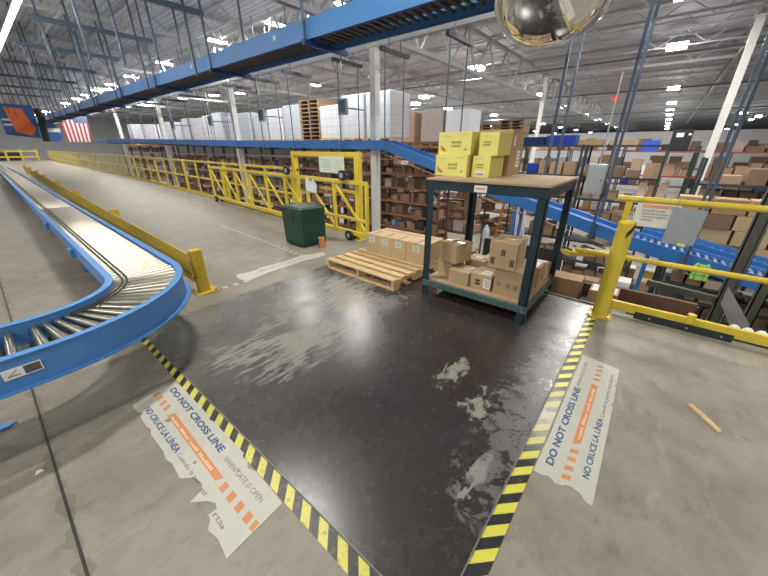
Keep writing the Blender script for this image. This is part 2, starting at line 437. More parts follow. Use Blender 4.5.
# white building columns
cols = [(6.9,6.2,'white steel column behind the right end of the yellow sliding gate'),
        (6.9,13.7,'white steel column behind the middle of the yellow gate fence'),
        (6.9,21.6,'white steel column far left behind the walkway fence'),
        (6.9,29.5,'white steel column nearest the hanging flag'),
        (21.0,5.95,'pale steel column rising behind the stacked yellow cartons'),
        (21.9,-8.2,'pale steel column at the far right of the warehouse'),
        (15.2,-1.26,'white steel column leaning into view right of the warning sign')]
for x, y, lab in cols:
    r = thing('steel_column', lab, 'column', (x,y,ZF))
    mb = MB(); wd = .19; top = 3.85 if x < 7 else 4.98
    mb.box(x-wd/2,x+wd/2,y-wd/2,y+wd/2,ZF+.02,top)
    mb.build('shaft', WHITEP, r)
    MB().cbox((x,y,ZF+.012),(.42,.42,.024)).build('base_plate', WHITEP, r)
    MB().cbox((x,y,top),(.3,.3,.04)).build('cap_plate', WHITEP, r)

# ================================================================ CEILING LIGHTS
def fixture(lx, ly, along):
    r = thing('ceiling_light', 'x', 'light')
    MB().box(-lx/2-.02,lx/2+.02,-ly/2-.02,ly/2+.02,0,.05).build('housing', GREYP, r, world=False)
    MB().box(-lx/2,lx/2,-ly/2,ly/2,-.05 if lx > ly else -.14,0).build('diffuser', LIGHT, r, world=False)
    for s in (-1,1):
        if lx > ly: MB().cyl((s*lx*.35,0,.05),(s*lx*.35,0,.34),.006,6).build('hanger_wire', DKST, r, world=False)
        else: MB().cyl((0,s*ly*.35,.05),(0,s*ly*.35,.34),.006,6).build('hanger_wire', DKST, r, world=False)
    return r
LX = fixture(.66,.18,'x'); LY = fixture(.58,.62,'y')
used = {}
def lamp(kind, x, y, z, label, group, power):
    src = LX if kind == 'x' else LY
    r = src if kind not in used else dup_plain(src)
    used[kind] = 1
    r.location = (x,y,z); tag(r, label, 'light', group)
    return r
lampdata = {}
def lampbulb(r, x, y, z, power, sx, sy):
    key = (power, sx, sy)
    if key not in lampdata:
        ld = bpy.data.lights.new('area', 'AREA'); ld.shape = 'RECTANGLE'; ld.size = sx; ld.size_y = sy; ld.energy = power
        ld.color = (1, .96, .90); lampdata[key] = ld
    lo = bpy.data.objects.new('tube_light', lampdata[key]); COL.objects.link(lo); lo.location = (0,0,-.06 if sx > sy else -.15); lo.parent = r
rowA = [(7.2,7.46),(6.8,10.1)]+[(6.5,y) for y in (13.2,18.3,23.0,26.7,30.3,33.4,36.6,41,46,52,58,64)]  # the farthest ones continue the row, added to brighten the far wall
rowB = [(14.8,13.6),(14.4,17.4),(13.5,21),(13.1,24.0),(12.4,26.4),(11.6,29.8),(10.8,34.5),(10.5,40),(10,46),(10,54),(10,62)]
rowC = [(16.1,7.8),(22.5,14.8),(25.5,17.6),(30.6,17.3),(36,24)]
rowD = [(17.4,.55),(29.2,.55),(38.5,.6),(46,.7),(52.4,.7),(61,.8),(70,.9),(80,1),(92,1.1),(108,1.2)]
rowE = [(26.8,8.0),(36,8.2),(46,8.2),(56,8.3),(66,8.3),(78,8.3),(92,8.3),(110,8.3)]
rowF = [(55,-5.5),(61.5,-7.6),(68.5,-7.9),(81.5,-7.8),(100,-8.4)]
rowG = [(x,y) for y in (16.5,25,34) for x in (40,50,60,72,86,104)]
added_lamps = [(1.0,-4.5),(1.0,3.2),(-3.5,.5),(-4.5,6),(6.6,-4.5),(6.0,.55),(8.7,.55),(12.0,.6),(12.5,-5),(-4,12),(-5,20),(-1,27),(1.5,38),(1.5,47),(1.5,56),(-5,42),(-5,54)]  # unseen lamps added for plate glare and to light the foreground and far wall
def runrow(row, kind, txt, grp, P):
    for i, (x, y) in enumerate(row):
        x = CAM[0]+(x-CAM[0])*1.058; y = CAM[1]+(y-CAM[1])*1.058
        r = lamp(kind, x, y, 5.2, txt % ORD[i], grp, P)
        d = math.hypot(x-CAM[0], y-CAM[1])
        if d < 62: lampbulb(r, x, y, 5.0, P, 0.7 if kind == 'x' else .5, .25 if kind == 'x' else .6)
runrow(rowA, 'x', 'lit ceiling light in the row over the blue conveyors, %s from the near end', 'lights over the conveyors', LAMP_W)
runrow(rowB, 'x', 'lit ceiling light over the wrapped pallets, %s from the right', 'lights over the wrapped pallets', LAMP_W*1.8)
runrow(rowC, 'y', 'lit ceiling light above the yellow cartons, %s from the near end', 'lights above the cartons', LAMP_W*1.8)
runrow(rowD, 'y', 'lit ceiling light in the long right hand row, %s from the near end', 'right hand light row', LAMP_W*1.8)
runrow(rowE, 'y', 'lit ceiling light in the row right of the mirror, %s from the near end', 'lights right of the mirror', LAMP_W*1.8)
runrow(rowF, 'y', 'lit ceiling light beyond the right column, %s from the near end', 'lights beyond the right column', LAMP_W*1.8)
runrow(rowG, 'y', 'small far ceiling light near the back wall, %s of its field', 'far ceiling lights', LAMP_W*1.8)
runrow(added_lamps, 'x', 'added ceiling light out of view, %s of its set', 'added lights out of view', LAMP_W)
r = thing('strip_light', 'long bright tube light at the top left corner', 'light', (1.227,11.5,4.35))
MB().box(1.18,1.28,8.0,17.6,4.36,4.42).build('housing', GREYP, r)
MB().cyl((1.227,8.0,4.33),(1.227,17.6,4.33),.045,10).build('tube', LIGHT, r, smooth=True)
for y in (8.6,11.8,15.0): MB().cyl((1.227,y,4.42),(1.227,y,5.35),.008,6).build('hanger_wire', DKST, r)
r = thing('exit_sign', 'small red lit exit sign under the far ceiling', 'sign', (28.8,3.5,4.45))
MB().box(28.77,28.83,3.3,3.7,4.47,4.69).build('housing', mat('red_lit_face',(.9,.06,.05),.5,emit=.7), r)
MB().cyl((28.8,3.5,4.69),(28.8,3.5,5.9),.01,6).build('stem', DKST, r)
flat_text('EXIT', .12, r, frame((28.765,3.66,4.52),(0,-1,0),(0,0,1)), TRUE_W, width=.32)


# ================================================================ THE PLATE, TAPES AND FLOOR LABELS
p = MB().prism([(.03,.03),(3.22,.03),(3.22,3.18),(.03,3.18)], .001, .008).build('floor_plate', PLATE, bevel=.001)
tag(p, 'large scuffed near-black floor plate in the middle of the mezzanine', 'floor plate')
MB().strip([(.028,.0),(.028,3.18)], -.003, .003, .001, .0095).build('edge_trim', mat('dull_edge_steel',(.22,.22,.21),.55,.3), p)
MB().strip([(.03,.026),(3.22,.026)], -.003, .003, .001, .0095).build('edge_trim', mat('dull_edge_steel',(.22,.22,.21),.55,.3), p)
HZL = hazard('hazard_stripes_left', .122/1.414, 135, (.66,.62,.10), (.035,.033,.03))
HZR = hazard('hazard_stripes_right', .122/1.414, 45, (.68,.64,.08), worn=.7, patch=(1.33,.42))
HZF = hazard('hazard_stripes_faded', .13, 90, (.62,.60,.42), (.16,.15,.13), worn=.62)
tag(MB().prism([(-.055,.0),(.022,.0),(.03,3.02),(-.018,3.03)], .0012, .0022).build('hazard_tape', HZL),
    'yellow and black striped floor tape along the left side of the dark plate', 'floor tape')
tag(MB().prism([(-.055,-.055),(2.95,-.05),(2.95,.024),(-.055,.022)], .0024, .0034).build('hazard_tape', HZR),
    'striped floor tape along the right side of the dark plate, rubbed pale midway', 'floor tape')
tag(MB().prism([(2.33,3.87),(2.40,3.86),(2.60,6.97),(2.54,6.98)], .001, .002).build('hazard_tape', HZF),
    'faded dashed floor tape on the walkway running up to the green bin', 'floor tape')
tag(MB().prism([(.86,3.52),(1.30,3.49),(1.30,3.545),(.86,3.575)], .001, .002).build('hazard_tape', hazard('hazard_stripes_grey', .13, 0, (.62,.60,.42), (.16,.15,.13))),
    'short worn striped tape beside the foot of the yellow guard rail', 'floor tape')

LBL = mat('worn_white_vinyl', (.52,.52,.45), .5, var=.12, scale=14, chip=(.42,.41,.35), chipamt=.66)
def floor_label(outline, label, rz0):
    return tag(MB().prism(outline, .0012, .0024).build('floor_label', LBL), label, 'floor label')
L1 = [(-.036,2.150),(-.028,1.95),(-.036,1.93),(-.030,1.90),(-.030,1.62),(-.045,1.60),(-.032,1.57),(-.029,1.213),(-.048,1.19),(-.040,1.150),(-.062,1.115),(-.046,1.06),(-.045,.95),(-.053,.814),
      (-.174,.807),(-.329,.800),(-.318,.90),(-.330,.968),(-.304,1.005),(-.300,1.032),(-.262,1.03),(-.253,1.060),(-.275,1.10),(-.330,1.158),(-.268,1.176),(-.252,1.21),(-.262,1.27),(-.312,1.326),(-.304,1.45),
      (-.317,1.50),(-.307,1.574),(-.312,1.75),(-.296,1.80),(-.308,1.84),(-.306,1.956),(-.286,1.99),(-.306,2.02),(-.308,2.112),(-.27,2.118),(-.204,2.132),(-.12,2.140)]
lab = floor_label(L1[::-1], 'torn white floor label reading DO NOT CROSS LINE beside the left hazard tape', 0)
Z = .0026
T1 = lambda x, y: frame((x, y, Z), (-.0,-1,0), (1,0,0))
flat_text('DO NOT CROSS LINE', .036, lab, frame((-.098,2.085,Z),(-.02,-1,0),(1,-.02,0)), INK, width=.765, thick=.0016)
flat_text('WHEN GATE IS OPEN', .027, lab, T1(-.122,1.262), INKB, width=.365)
flat_text('NO CRUCE LA L\u00cdNEA', .033, lab, T1(-.270,2.020), INK, width=.515, thick=.0009)
flat_text('Cuando la pue', .024, lab, T1(-.270,1.49), INKB, width=.27)
flat_text('est', .024, lab, T1(-.275,1.19), INKB, width=.055)
flat_text('rta', .026, lab, T1(-.290,1.02), INKB, width=.075)
def faint_print(parent, M4, width, h, m, words=(5,4,6,3)):
    """a line of print too faint to read: short strokes grouped like words"""
    mb = MB(); tot = sum(words)+len(words)-1; st_ = width/tot; x = 0; q = random.Random(4)
    for w_ in words:
        for c_ in range(w_):
            hh = h*(1 if q.random() > .6 else .68)
            mb.prism([(x,0),(x+st_*.62,0),(x+st_*.62,hh),(x,hh)], 0, .0003, M4); x += st_
        x += st_
    o = mb.build('faint_print', m, parent); o['kind'] = 'stuff'; return o
def para(mb, y0, y1, x0, x1, sk): mb.prism([(x0,y0),(x0,y1),(x1,y1+sk),(x1,y0+sk)], Z-.0002, Z)
ob = MB(); ob.prism([(-.196,1.835),(-.204,1.172),(-.168,1.155),(-.155,1.825)], Z-.0002, Z).build('orange_bar', INKO, lab)
for y in (2.118,2.055,1.99,1.925):
    ob = MB(); para(ob, y, y-.033, -.192, -.150, .012); ob.build('orange_dash', INKO, lab)
for y in (1.120,1.045,.970,.895,.836):
    ob = MB(); para(ob, y, y-(.040 if y > .85 else .028), -.212, -.170, .010); ob.build('orange_dash', INKO, lab)
faint_print(lab, frame((-.188,1.80,Z+.0002),(-.012,-1,0),(1,-.012,0)), .56, .015, INKW, (6,6,5,8))
for cx, cy, r_ in ((-.203,1.79,.018),(-.09,1.945,.007),(-.30,1.98,.010),(-.225,1.36,.009),(-.10,1.135,.008),(-.285,.93,.007)):
    hb = MB().prism([(cx+r_*(1+.4*math.sin(3*t))*math.cos(t), cy+1.5*r_*(1+.3*math.cos(2*t))*math.sin(t)) for t in [i*math.pi/5 for i in range(10)]], Z, Z+.0002)
    hb.build('tear_hole', CONC, lab)

L2 = [(2.195,-.066),(2.155,-.317),(1.93,-.318),(1.92,-.305),(1.905,-.320),(1.706,-.323),(1.69,-.310),(1.67,-.324),(1.40,-.326),(1.214,-.327),(.867,-.328),(.866,-.30),(.895,-.272),(.90,-.262),
      (.905,-.228),(.900,-.205),(.885,-.195),(.875,-.165),(.892,-.14),(.895,-.12),(.881,-.105),(.879,-.058),(.999,-.060),(1.2,-.066),(1.41,-.062),(1.8,-.062)]
lab = floor_label(L2[::-1], 'white floor label reading DO NOT CROSS LINE beside the right hazard tape', 0)
T2 = lambda x, y: frame((x, y, Z), (1,0,0), (0,1,0))
flat_text('DO NOT CROSS LINE', .036, lab, T2(.965,-.130), INK, width=.765, thick=.0016)
flat_text('WHEN GATE IS OPEN', .022, lab, T2(1.755,-.118), INKB, width=.345)
flat_text('NO CRUCE LA L\u00cdNEA', .030, lab, T2(1.0,-.292), INK, width=.505, thick=.0009)
flat_text('Cuando la puerta est\u00e1 abierta', .022, lab, T2(1.52,-.292), INKB, width=.53)
MB().prism([(1.22,-.219),(1.84,-.219),(1.84,-.180),(1.19,-.180)], Z-.0002, Z).build('orange_bar', INKO, lab)
for x in (.935,1.00,1.065,1.13,1.90,1.965,2.03,2.095):
    MB().prism([(x,-.219),(x+.032,-.219),(x+.022,-.180),(x-.010,-.180)], Z-.0002, Z).build('orange_dash', INKO, lab)
faint_print(lab, T2(1.25,-.209), .54, .015, INKW, (6,6,5,8))

lab = floor_label([(1.30,3.83),(1.25,3.70),(1.26,3.60),(1.32,3.51),(1.62,3.575),(2.0,3.58),(2.227,3.60),(2.45,3.55),(2.621,3.557),(2.694,3.713),(2.50,3.76),(2.381,3.834),(2.0,3.79),(1.7,3.83),(1.5,3.79)],
                  'worn blank-looking white floor label on the far left side of the plate', 0)
flat_text('DO NOT CROSS LINE', .036, lab, frame((2.3,3.74,Z),(-1,.0,0),(0,-1,0)), INKB, width=.72)
MB().prism([(1.45,3.66),(2.5,3.67),(2.5,3.70),(1.45,3.69)], Z-.0002, Z).build('orange_bar', mat('worn_orange_print',(.55,.42,.32),.6,chip=(.5,.49,.43),chipamt=.5), lab)

tag(MB().prism([(2.004,-.700),(2.022,-.722),(1.95,-.782),(1.841,-.849),(1.822,-.834),(1.90,-.775)], .0, .012).build('wood_chip', WOOD), 'splinter of raw wood lying on the concrete at the right', 'wood chip')
tag(MB().prism([(.0,0),(.035,.005),(.03,.02),(.01,.03)], 0, .004).build('paper_scrap', PAPER, loc=(-.78,1.92,.0), world=False), 'tiny white paper scrap on the concrete at the left', 'paper scrap')

# ================================================================ BLUE ROLLER CONVEYOR
conv = thing('roller_conveyor', 'blue framed roller conveyor with steel rollers curving round at the left', 'conveyor', (.2,3.1,0))
Zt = .60
def path(r, y1, xe, rot=.017):      # centre (-.58,3.05)
    P = [(-.58+r+(y1-3.05)*rot, y1)]
    P += [(-.58+r+(y-3.05)*rot, y) for y in (20,12,8,5,4)]
    n = 18
    P += [(-.58+r*math.cos(t), 3.05-r*math.sin(t)) for t in [math.pi/2*i/n for i in range(n+1)]]
    P += [(-.9,3.05-r),(xe,3.05-r)]
    return P
RO, RI = .975, .515
po, pi_ = path(RO,38,-3.0), path(RI,38,-3.0)
MB().strip(po, -.018, .018, Zt-.17, Zt).build('outer_side_frame', BLUE2, conv, smooth=False)
MB().strip(pi_, -.018, .018, Zt-.17, Zt).build('inner_side_frame', BLUE2, conv)
MB().strip(po, -.022, .026, Zt, Zt+.006).build('outer_top_lip', BLUE2, conv)
MB().strip(pi_, -.026, .022, Zt, Zt+.006).build('inner_top_lip', BLUE2, conv)
MB().strip(po, -.018, .05, Zt-.176, Zt-.17).build('outer_bottom_flange', BLUE2, conv)
MB().strip(path((RO+RI)/2,38,-3), -.17, .17, Zt-.125, Zt-.12).build('return_belt', BELT, conv)
ZR = Zt-.045
rm = MB().cyl((-.215,0,0),(.215,0,0),.021,14)
rs = MB()
rs.cyl((-.215,0,0),(.215,0,0),.017,14,r2=.029)
def roller(nm, x, y, ang, mesh):
    o = bpy.data.objects.new('roller', mesh); COL.objects.link(o); o.parent = conv
    o.location = Vector((x,y,ZR))-conv.location; o.rotation_euler = (0,0,ang); return o
tmp = rm.build('roller', CHROME, smooth=True, world=False); m_str = tmp.data; bpy.data.objects.remove(tmp)
tmp = rs.build('roller', CHROME, smooth=True, world=False); m_cur = tmp.data; bpy.data.objects.remove(tmp)
rc = (RO+RI)/2; cnt = 0
for i in range(13): roller('r', -.66-.085*i, 3.05-rc, -math.pi/2, m_str); cnt += 1
for i in range(17):
    t = math.pi/2*(1-(i+.5)/17); roller('r', -.58+rc*math.cos(t), 3.05-rc*math.sin(t), -t, m_cur); cnt += 1
y = 3.09; far = MB(); 
while y < 37.5:
    xx = -.58+rc+(y-3.05)*.017
    if cnt < 98: roller('r', xx, y, 0, m_str); cnt += 1
    else: far.cyl((xx-.215,y,ZR),(xx+.215,y,ZR),.021,6,caps=False)
    y += .072
tag(far.build('roller', CHROME, conv, smooth=True), kind='stuff')
for dr in (.075,.105):              # drive cords riding in grooves near the inner side
    MB().tube([(p[0],p[1],ZR+.028) for p in path(RI+dr,38,-3.0)[:-6]], .0055, 6).build('drive_cord', DK, conv, smooth=True)
def conv_leg(x, y, ang, hw=.23):
    mb = MB(); c, s = math.cos(ang), math.sin(ang)
    def P(u, v, z): return (x+u*c-v*s, y+u*s+v*c, z)
    for u in (-hw,hw):
        mb.beam(P(u,0,0.012),P(u,0,Zt-.17),.05,.035); mb.beam(P(u,-.09,.008),P(u,.09,.008),.10,.012)
    mb.beam(P(-hw,0,.16),P(hw,0,.16),.03,.03)
    mb.build('leg', BLUE2, conv)
conv_leg(-1.12,3.05-rc, math.pi/2)
for yy in (5.6,8.8,12,15.2,18.4,22,26,30,34): conv_leg(-.58+rc+(yy-3.05)*.017, yy, 0, .11)
MB().prism([(-.95,2.47),(-.83,2.475),(-.80,2.50),(-.83,2.53),(-.95,2.53)],.0,.01).build('floor_foot', BLUE2, conv)
for yy in (4.6,6.6): MB().cbox((-.58+RI-.035+(yy-3.05)*.017,yy,Zt-.11),(.05,.12,.09)).build('splice_bracket', BLUE2, conv)
# data sticker on the outer side frame, facing the viewer (-y)
ys = 3.05-RO-.020
st = MB(); st.box(-.715,-.575,ys-.003,ys,Zt-.105,Zt-.050); st = st.build('data_plate', PAPER, conv)
MB().box(-.640,-.580,ys-.0036,ys-.003,Zt-.100,Zt-.055).build('print_block', mat('dark_print_block',(.10,.10,.09),.5,var=.5,scale=60), st)
MB().box(-.700,-.655,ys-.0036,ys-.003,Zt-.092,Zt-.088).beam((-.70,ys-.0034,Zt-.09),(-.665,ys-.0034,Zt-.062),.001,.005,(0,1,0)).build('arrow_mark', INKK, st)

# ================================================================ YELLOW GUARD RAIL BESIDE THE CONVEYOR
gr = thing('guard_rail', 'low yellow double guard rail with bolted posts beside the conveyor', 'guard rail', (.79,3.6,0))
gx = lambda y: .80+.035*(y-3.6)
ends = [3.62,7.4,11.6,15.6,19.6,23.6,27.6,31.6]
for y in ends:
    x = gx(y); mb = MB()
    mb.box(x-.055,x-.045,y-.05,y+.05,.012,.50); mb.box(x+.045,x+.055,y-.05,y+.05,.012,.50); mb.box(x-.055,x+.055,y+.04,y+.05,.012,.50); mb.box(x-.055,x+.055,y-.05,y+.05,.495,.505)
    mb.box(x-.045,x+.045,y-.05,y-.044,.012,.495)
    post = mb.build('post', YELD, gr, bevel=.003)
    MB().box(x-.11,x+.13,y-.12,y+.12,0,.012).build('base_plate', YELD, post)
    for sx in (-.085,.1):
        for sy in (-.09,.09): MB().cyl((x+sx,y+sy,.012),(x+sx,y+sy,.026),.012,6).build('anchor_bolt', STEEL, post)
    for z in (.1,.2,.3,.4): MB().cyl((x-.02,y-.051,z),(x-.02,y-.0505,z),.007,8).build('hole', DK, post)
for i in range(len(ends)-1):
    y0, y1 = ends[i]+.0, ends[i+1]; a, b = gx(y0)-.07, gx(y1)-.07
    for z0 in (.16,.33):
        mb = MB()
        for (z, dx) in ((z0,0),(z0+.045,-.018),(z0+.09,0),(z0+.125,-.012)):
            mb.beam((a+dx,y0,z),(b+dx,y1,z),.014,.050)
        mb.build('rail', YELD, gr)

# ================================================================ FENCE ALONG THE WALKWAY
def post_v(mb, x, y, z0, z1, w): mb.box(x-w/2,x+w/2,y-w/2,y+w/2,z0,z1)
yy0 = 5.95; secs = []
y = yy0; i = 0
while y < 62:
    L = 3.60; y1 = y+L
    fo = ex(y)+.12
    r = thing('safety_fence', 'yellow steel fence section along the walkway edge, %s from the near end' % ORD[i], 'fence', (fo,y,0), group='walkway fence sections')
    f2 = ex(y1)+.12
    MB().beam((fo,y,1.12),(f2,y1,1.12),.045,.045).build('top_rail', YEL, r)
    MB().beam((fo,y,.60),(f2,y1,.60),.038,.038).build('middle_rail', YEL, r)
    MB().beam((fo,y,.06),(f2,y1,.06),.012,.11).build('toe_board', YEL, r)
    for k in range(3):
        t = k/3; xx = fo+(f2-fo)*t; yy = y+L*t; w_ = .07 if k == 0 else .042
        MB().box(xx-w_/2,xx+w_/2,yy-w_/2,yy+w_/2,.01,1.12).build('post', YEL, r)
    if i < 3:
        MB().box(fo-.07,fo+.07,y-.021,y+.07,0,.01).build('base_plate', YEL, r)
    y = y1+.06; i += 1

# ================================================================ SLIDING GATE LEAF AND ITS PORTAL
def gxx(y): return ex(y)+.0
ga, gb = 3.48, 10.45
gate = thing('sliding_gate', 'open yellow truss sliding gate parked along the walkway fence', 'gate', (gxx(ga),ga,0))
zb, zt = .13, 1.00
MB().beam((gxx(ga),ga,zt),(gxx(gb),gb,zt),.06,.06).build('top_rail', YEL, gate)
MB().beam((gxx(ga),ga,zb),(gxx(gb),gb,zb),.06,.07).build('bottom_rail', YEL, gate)
n = 8
for k in range(n+1):
    y = ga+(gb-ga)*k/n; x = gxx(y); MB().beam((x,y,zb),(x,y,zt),.05,.05).build('upright', YEL, gate)
    if k < n:
        y2 = ga+(gb-ga)*(k+1)/n; MB().beam((x,y,zb+.02),(gxx(y2),y2,zt-.02),.03,.04).build('brace', YEL, gate)
MB().beam((gxx(ga),ga,.38),(gxx(5.4),5.4,.38),.04,.04).build('lower_bar', YEL, gate)
MB().cbox((gxx(7.6),7.6,.30),(.004,1.5,.05)).build('kick_strip', YEL, gate)
for (y,z) in ((3.90,.09),(10.2,.09)):
    for s in (-.075,.075):
        wh = MB().cyl((gxx(y)+s-.022,y,z),(gxx(y)+s+.022,y,z),.085,20).build('wheel', DK, gate, smooth=True)
        MB().cyl((gxx(y)+s-.026,y,z),(gxx(y)+s+.026,y,z),.04,14).build('hub', GREYP, wh, smooth=True)
portal = thing('gate_portal', 'yellow goalpost frame straddling the sliding gate beside the green bin', 'portal', (3.56,4.9,0))
py0, py1 = 3.78, 5.75
xq = lambda y: ex(y)+.10
for y in (py0, py1): MB().box(xq(y)-.05,xq(y)+.05,y-.05,y+.05,.01,1.47).build('post', YEL, portal, bevel=.003)
for y in (py0, py1): MB().box(xq(y)-.1,xq(y)+.1,y-.1,y+.1,0,.01).build('base_plate', YEL, portal)
MB().beam((xq(py0)-.0,py0-.05,1.43),(xq(py1),py1+.05,1.43),.09,.08).build('header', YEL, portal, bevel=.003)
MB().beam((xq(py0)+.0,py0,.82),(xq(4.9),4.9,.82),.05,.05).build('side_bar', YEL, portal)
for y in (3.98, 5.78):
    x = gxx(y)-.06
    wh = MB().cyl((x-.07,y,1.11),(x-.02,y,1.11),.085,22).build('guide_wheel', DK, portal, smooth=True)
    MB().cyl((x-.076,y,1.11),(x-.018,y,1.11),.045,16).build('hub', GREYP, wh, smooth=True)
    wh = MB().cyl((x+.14,y,1.11),(x+.19,y,1.11),.085,22).build('guide_wheel', DK, portal, smooth=True)
    MB().beam((x-.05,y,1.11),(x+.2,y,1.11),.03,.03).build('axle', STEEL, portal)
for (y,w_,lab2) in ((4.62,.34,'left'),(4.25,.32,'right')):
    x = xq(y)-.056
    s_ = MB().box(x-.006,x-.002,y-w_/2,y+w_/2,1.12,1.40); s_ = tag(s_.build('paper_notice', mat('greenish_laminate',(.66,.72,.60),.4,var=.05)), 'pale laminated notice on the yellow portal, %s of two' % lab2, 'notice')
    for k in range(6):
        MB().box(x-.0066,x-.006,y-w_*.38,y+w_*(.36-.1*(k%3)),1.34-k*.034,1.346-k*.034).build('print_line', INKO if k == 0 else mat('grey_print',(.28,.3,.27),.6), s_)
x = gxx(5.02)-.045
s_ = tag(MB().prism([(-.17,0),(.14,-.03),(.17,.12),(.08,.22),(-.14,.25)],0,.006, frame((x,5.02,.76),(0,-1,0),(0,0,1))).build('hanging_bag', PAPER), 'pale limp sheet hanging from the top of the sliding gate', 'sheet')
MB().box(x-.01,x+.002,4.98,5.06,.95,1.0).build('tie', STEEL, s_)

# ================================================================ GREEN BIN and what stands by it
gb_ = thing('storage_bin', 'dark green lidded plastic bin standing in front of the sliding gate', 'bin', (2.87,4.36,0), -.04)
def taper(mb, x0, x1, y0, y1, z0, z1, g):
    i = len(mb.v)
    mb.v += [(x0,y0,z0),(x1,y0,z0),(x1,y1,z0),(x0,y1,z0),(x0-g,y0-g,z1),(x1+g,y0-g,z1),(x1+g,y1+g,z1),(x0-g,y1+g,z1)]
    mb.f += [(i,i+3,i+2,i+1),(i+4,i+5,i+6,i+7),(i,i+1,i+5,i+4),(i+1,i+2,i+6,i+5),(i+2,i+3,i+7,i+6),(i+3,i,i+4,i+7)]; return mb
taper(MB(), -.245,.245,-.265,.265,.02,.61,.012).build('body', GREEN, gb_, bevel=.02, world=False)
taper(MB(), -.268,.268,-.288,.288,.61,.66,-.025).build('lid', GREEN, gb_, bevel=.015, world=False)
MB().box(-.269,-.256,-.05,.05,.42,.56).build('latch', DKST, gb_, bevel=.004, world=False)
MB().box(-.262,-.25,.13,.22,.05,.055).box(-.262,-.25,-.22,-.13,.05,.055).build('foot_ridge', GREEN, gb_, world=False)
for sx in (-.16,.16):
    for sy in (-.18,.18): MB().cyl((sx,sy,0),(sx,sy,.04),.03,10).build('foot', DK, gb_, smooth=True, world=False)
ob = thing('small_carton', 'small orange and black carton leaning by the green bin', 'carton', (2.86,3.93,0), -.5)
MB().box(-.05,.05,-.035,.035,0,.17).build('body', ORNG, ob, bevel=.002, world=False)
MB().box(-.051,-.05,-.04,.04,0,.165).box(-.05,-.0,.035,.05,0,.15).build('dark_side', NAVY, ob, world=False)

# ================================================================ PALLET
pal = thing('wooden_pallet', 'raw wooden pallet with five open deck boards at the plate edge', 'pallet', (2.70,2.46,.008), -.04)
W_, L_ = .98, 1.20                   # x extent, y extent
for i in range(7):
    x = -W_/2+.05+i*(W_-.10)/6
    MB().box(x-.048,x+.048,-L_/2,L_/2,.115,.135).build('deck_board', WOOD, pal, bevel=.002, world=False)
for y in (-L_/2+.02,0,L_/2-.02):
    mb = MB()
    mb.box(-W_/2,W_/2,y-.018,y+.018,.075,.115); 
    for (a,b) in ((-W_/2,-W_/2+.13),(-.09,.09),(W_/2-.13,W_/2)): mb.box(a,b,y-.018,y+.018,.018,.075)
    mb.build('stringer', WOOD, pal, world=False)
for x in (-W_/2+.05,-.2,.2,W_/2-.05): MB().box(x-.048,x+.048,-L_/2,L_/2,0,.018).build('bottom_board', WOOD, pal, world=False)

# ================================================================ CARTONS (near ones with tape, flaps and print)
def carton(nm, label, cat, x0, x1, y0, y1, z0, z1, m=CARD, rz=0, tape='y', group=None, tapem=TAPE, topm=None):
    cx, cy = (x0+x1)/2, (y0+y1)/2
    r = thing(nm, label, cat, (cx,cy,z0), rz, group)
    w2, d2, h = (x1-x0)/2, (y1-y0)/2, z1-z0
    MB().box(-w2,w2,-d2,d2,0,h).build('body', m, r, bevel=.0025, world=False)
    e = .0008
    if tape == 'y': MB().box(-.022,.022,-d2-e,d2+e,h-.05,h+e).build('packing_tape', tapem, r, world=False)
    else: MB().box(-w2-e,w2+e,-.022,.022,h-.05,h+e).build('packing_tape', tapem, r, world=False)
    return r
def slabel(r, face, u, z, w_, h_, m=PAPER, lines=True, dims=None, name='shipping_label'):
    """sticker on a carton; face -x/-y/top; u is centre along the face"""
    w2, d2, h = dims
    if face == '-x': a = MB().box(-w2-.002,-w2-.0008,u-w_/2,u+w_/2,z-h_/2,z+h_/2)
    elif face == '-y': a = MB().box(u-w_/2,u+w_/2,-d2-.002,-d2-.0008,z-h_/2,z+h_/2)
    else: a = MB().box(u-w_/2,u+w_/2,z-h_/2,z+h_/2,h+.001,h+.002)
    s = a.build(name, m, r, world=False)
    if lines:
        b = MB()
        for k in range(4):
            q = .32-k*.2
            if face == '-x': b.box(-w2-.0026,-w2-.002,u-w_*.38,u+w_*(.38-.12*(k%2)),z+h_*q-h_*.04,z+h_*q+h_*.04)
            elif face == '-y': b.box(u-w_*.38,u+w_*(.38-.12*(k%2)),-d2-.0026,-d2-.002,z+h_*q-h_*.04,z+h_*q+h_*.04)
            else: b.box(u-w_*.38,u+w_*(.38-.12*(k%2)),z+h_*q-h_*.04,z+h_*q+h_*.04,h+.002,h+.0024)
        b.build('print_lines', mat('grey_ink',(.25,.25,.24),.6), s, world=False)
    return s
# six cartons on the pallet
zp = .1445
ylist = [(2.66,2.88),(2.43,2.655),(2.18,2.425),(1.86,2.175)]
for i, (a, b) in enumerate(ylist):
    r = carton('carton', 'pale carton with label on the pallet front row, %s from left' % ORD[i], 'carton', 2.83,3.06,a,b,zp,zp+.275, CARDP, tape='x', group='cartons on the pallet')
    slabel(r,'-x',.0,.20,.10,.085,mat('pale_green_label',(.62,.72,.58),.5),True,(.115,(b-a)/2,.275))
for i, (a, b) in enumerate([(2.55,2.87),(2.22,2.54),(1.87,2.21)]):
    carton('carton', 'pale cardboard carton in the back row on the pallet, %s from the left' % ORD[i], 'carton', 3.065,3.29,a,b,zp,zp+.27, CARDP, tape='y', group='cartons on the pallet')

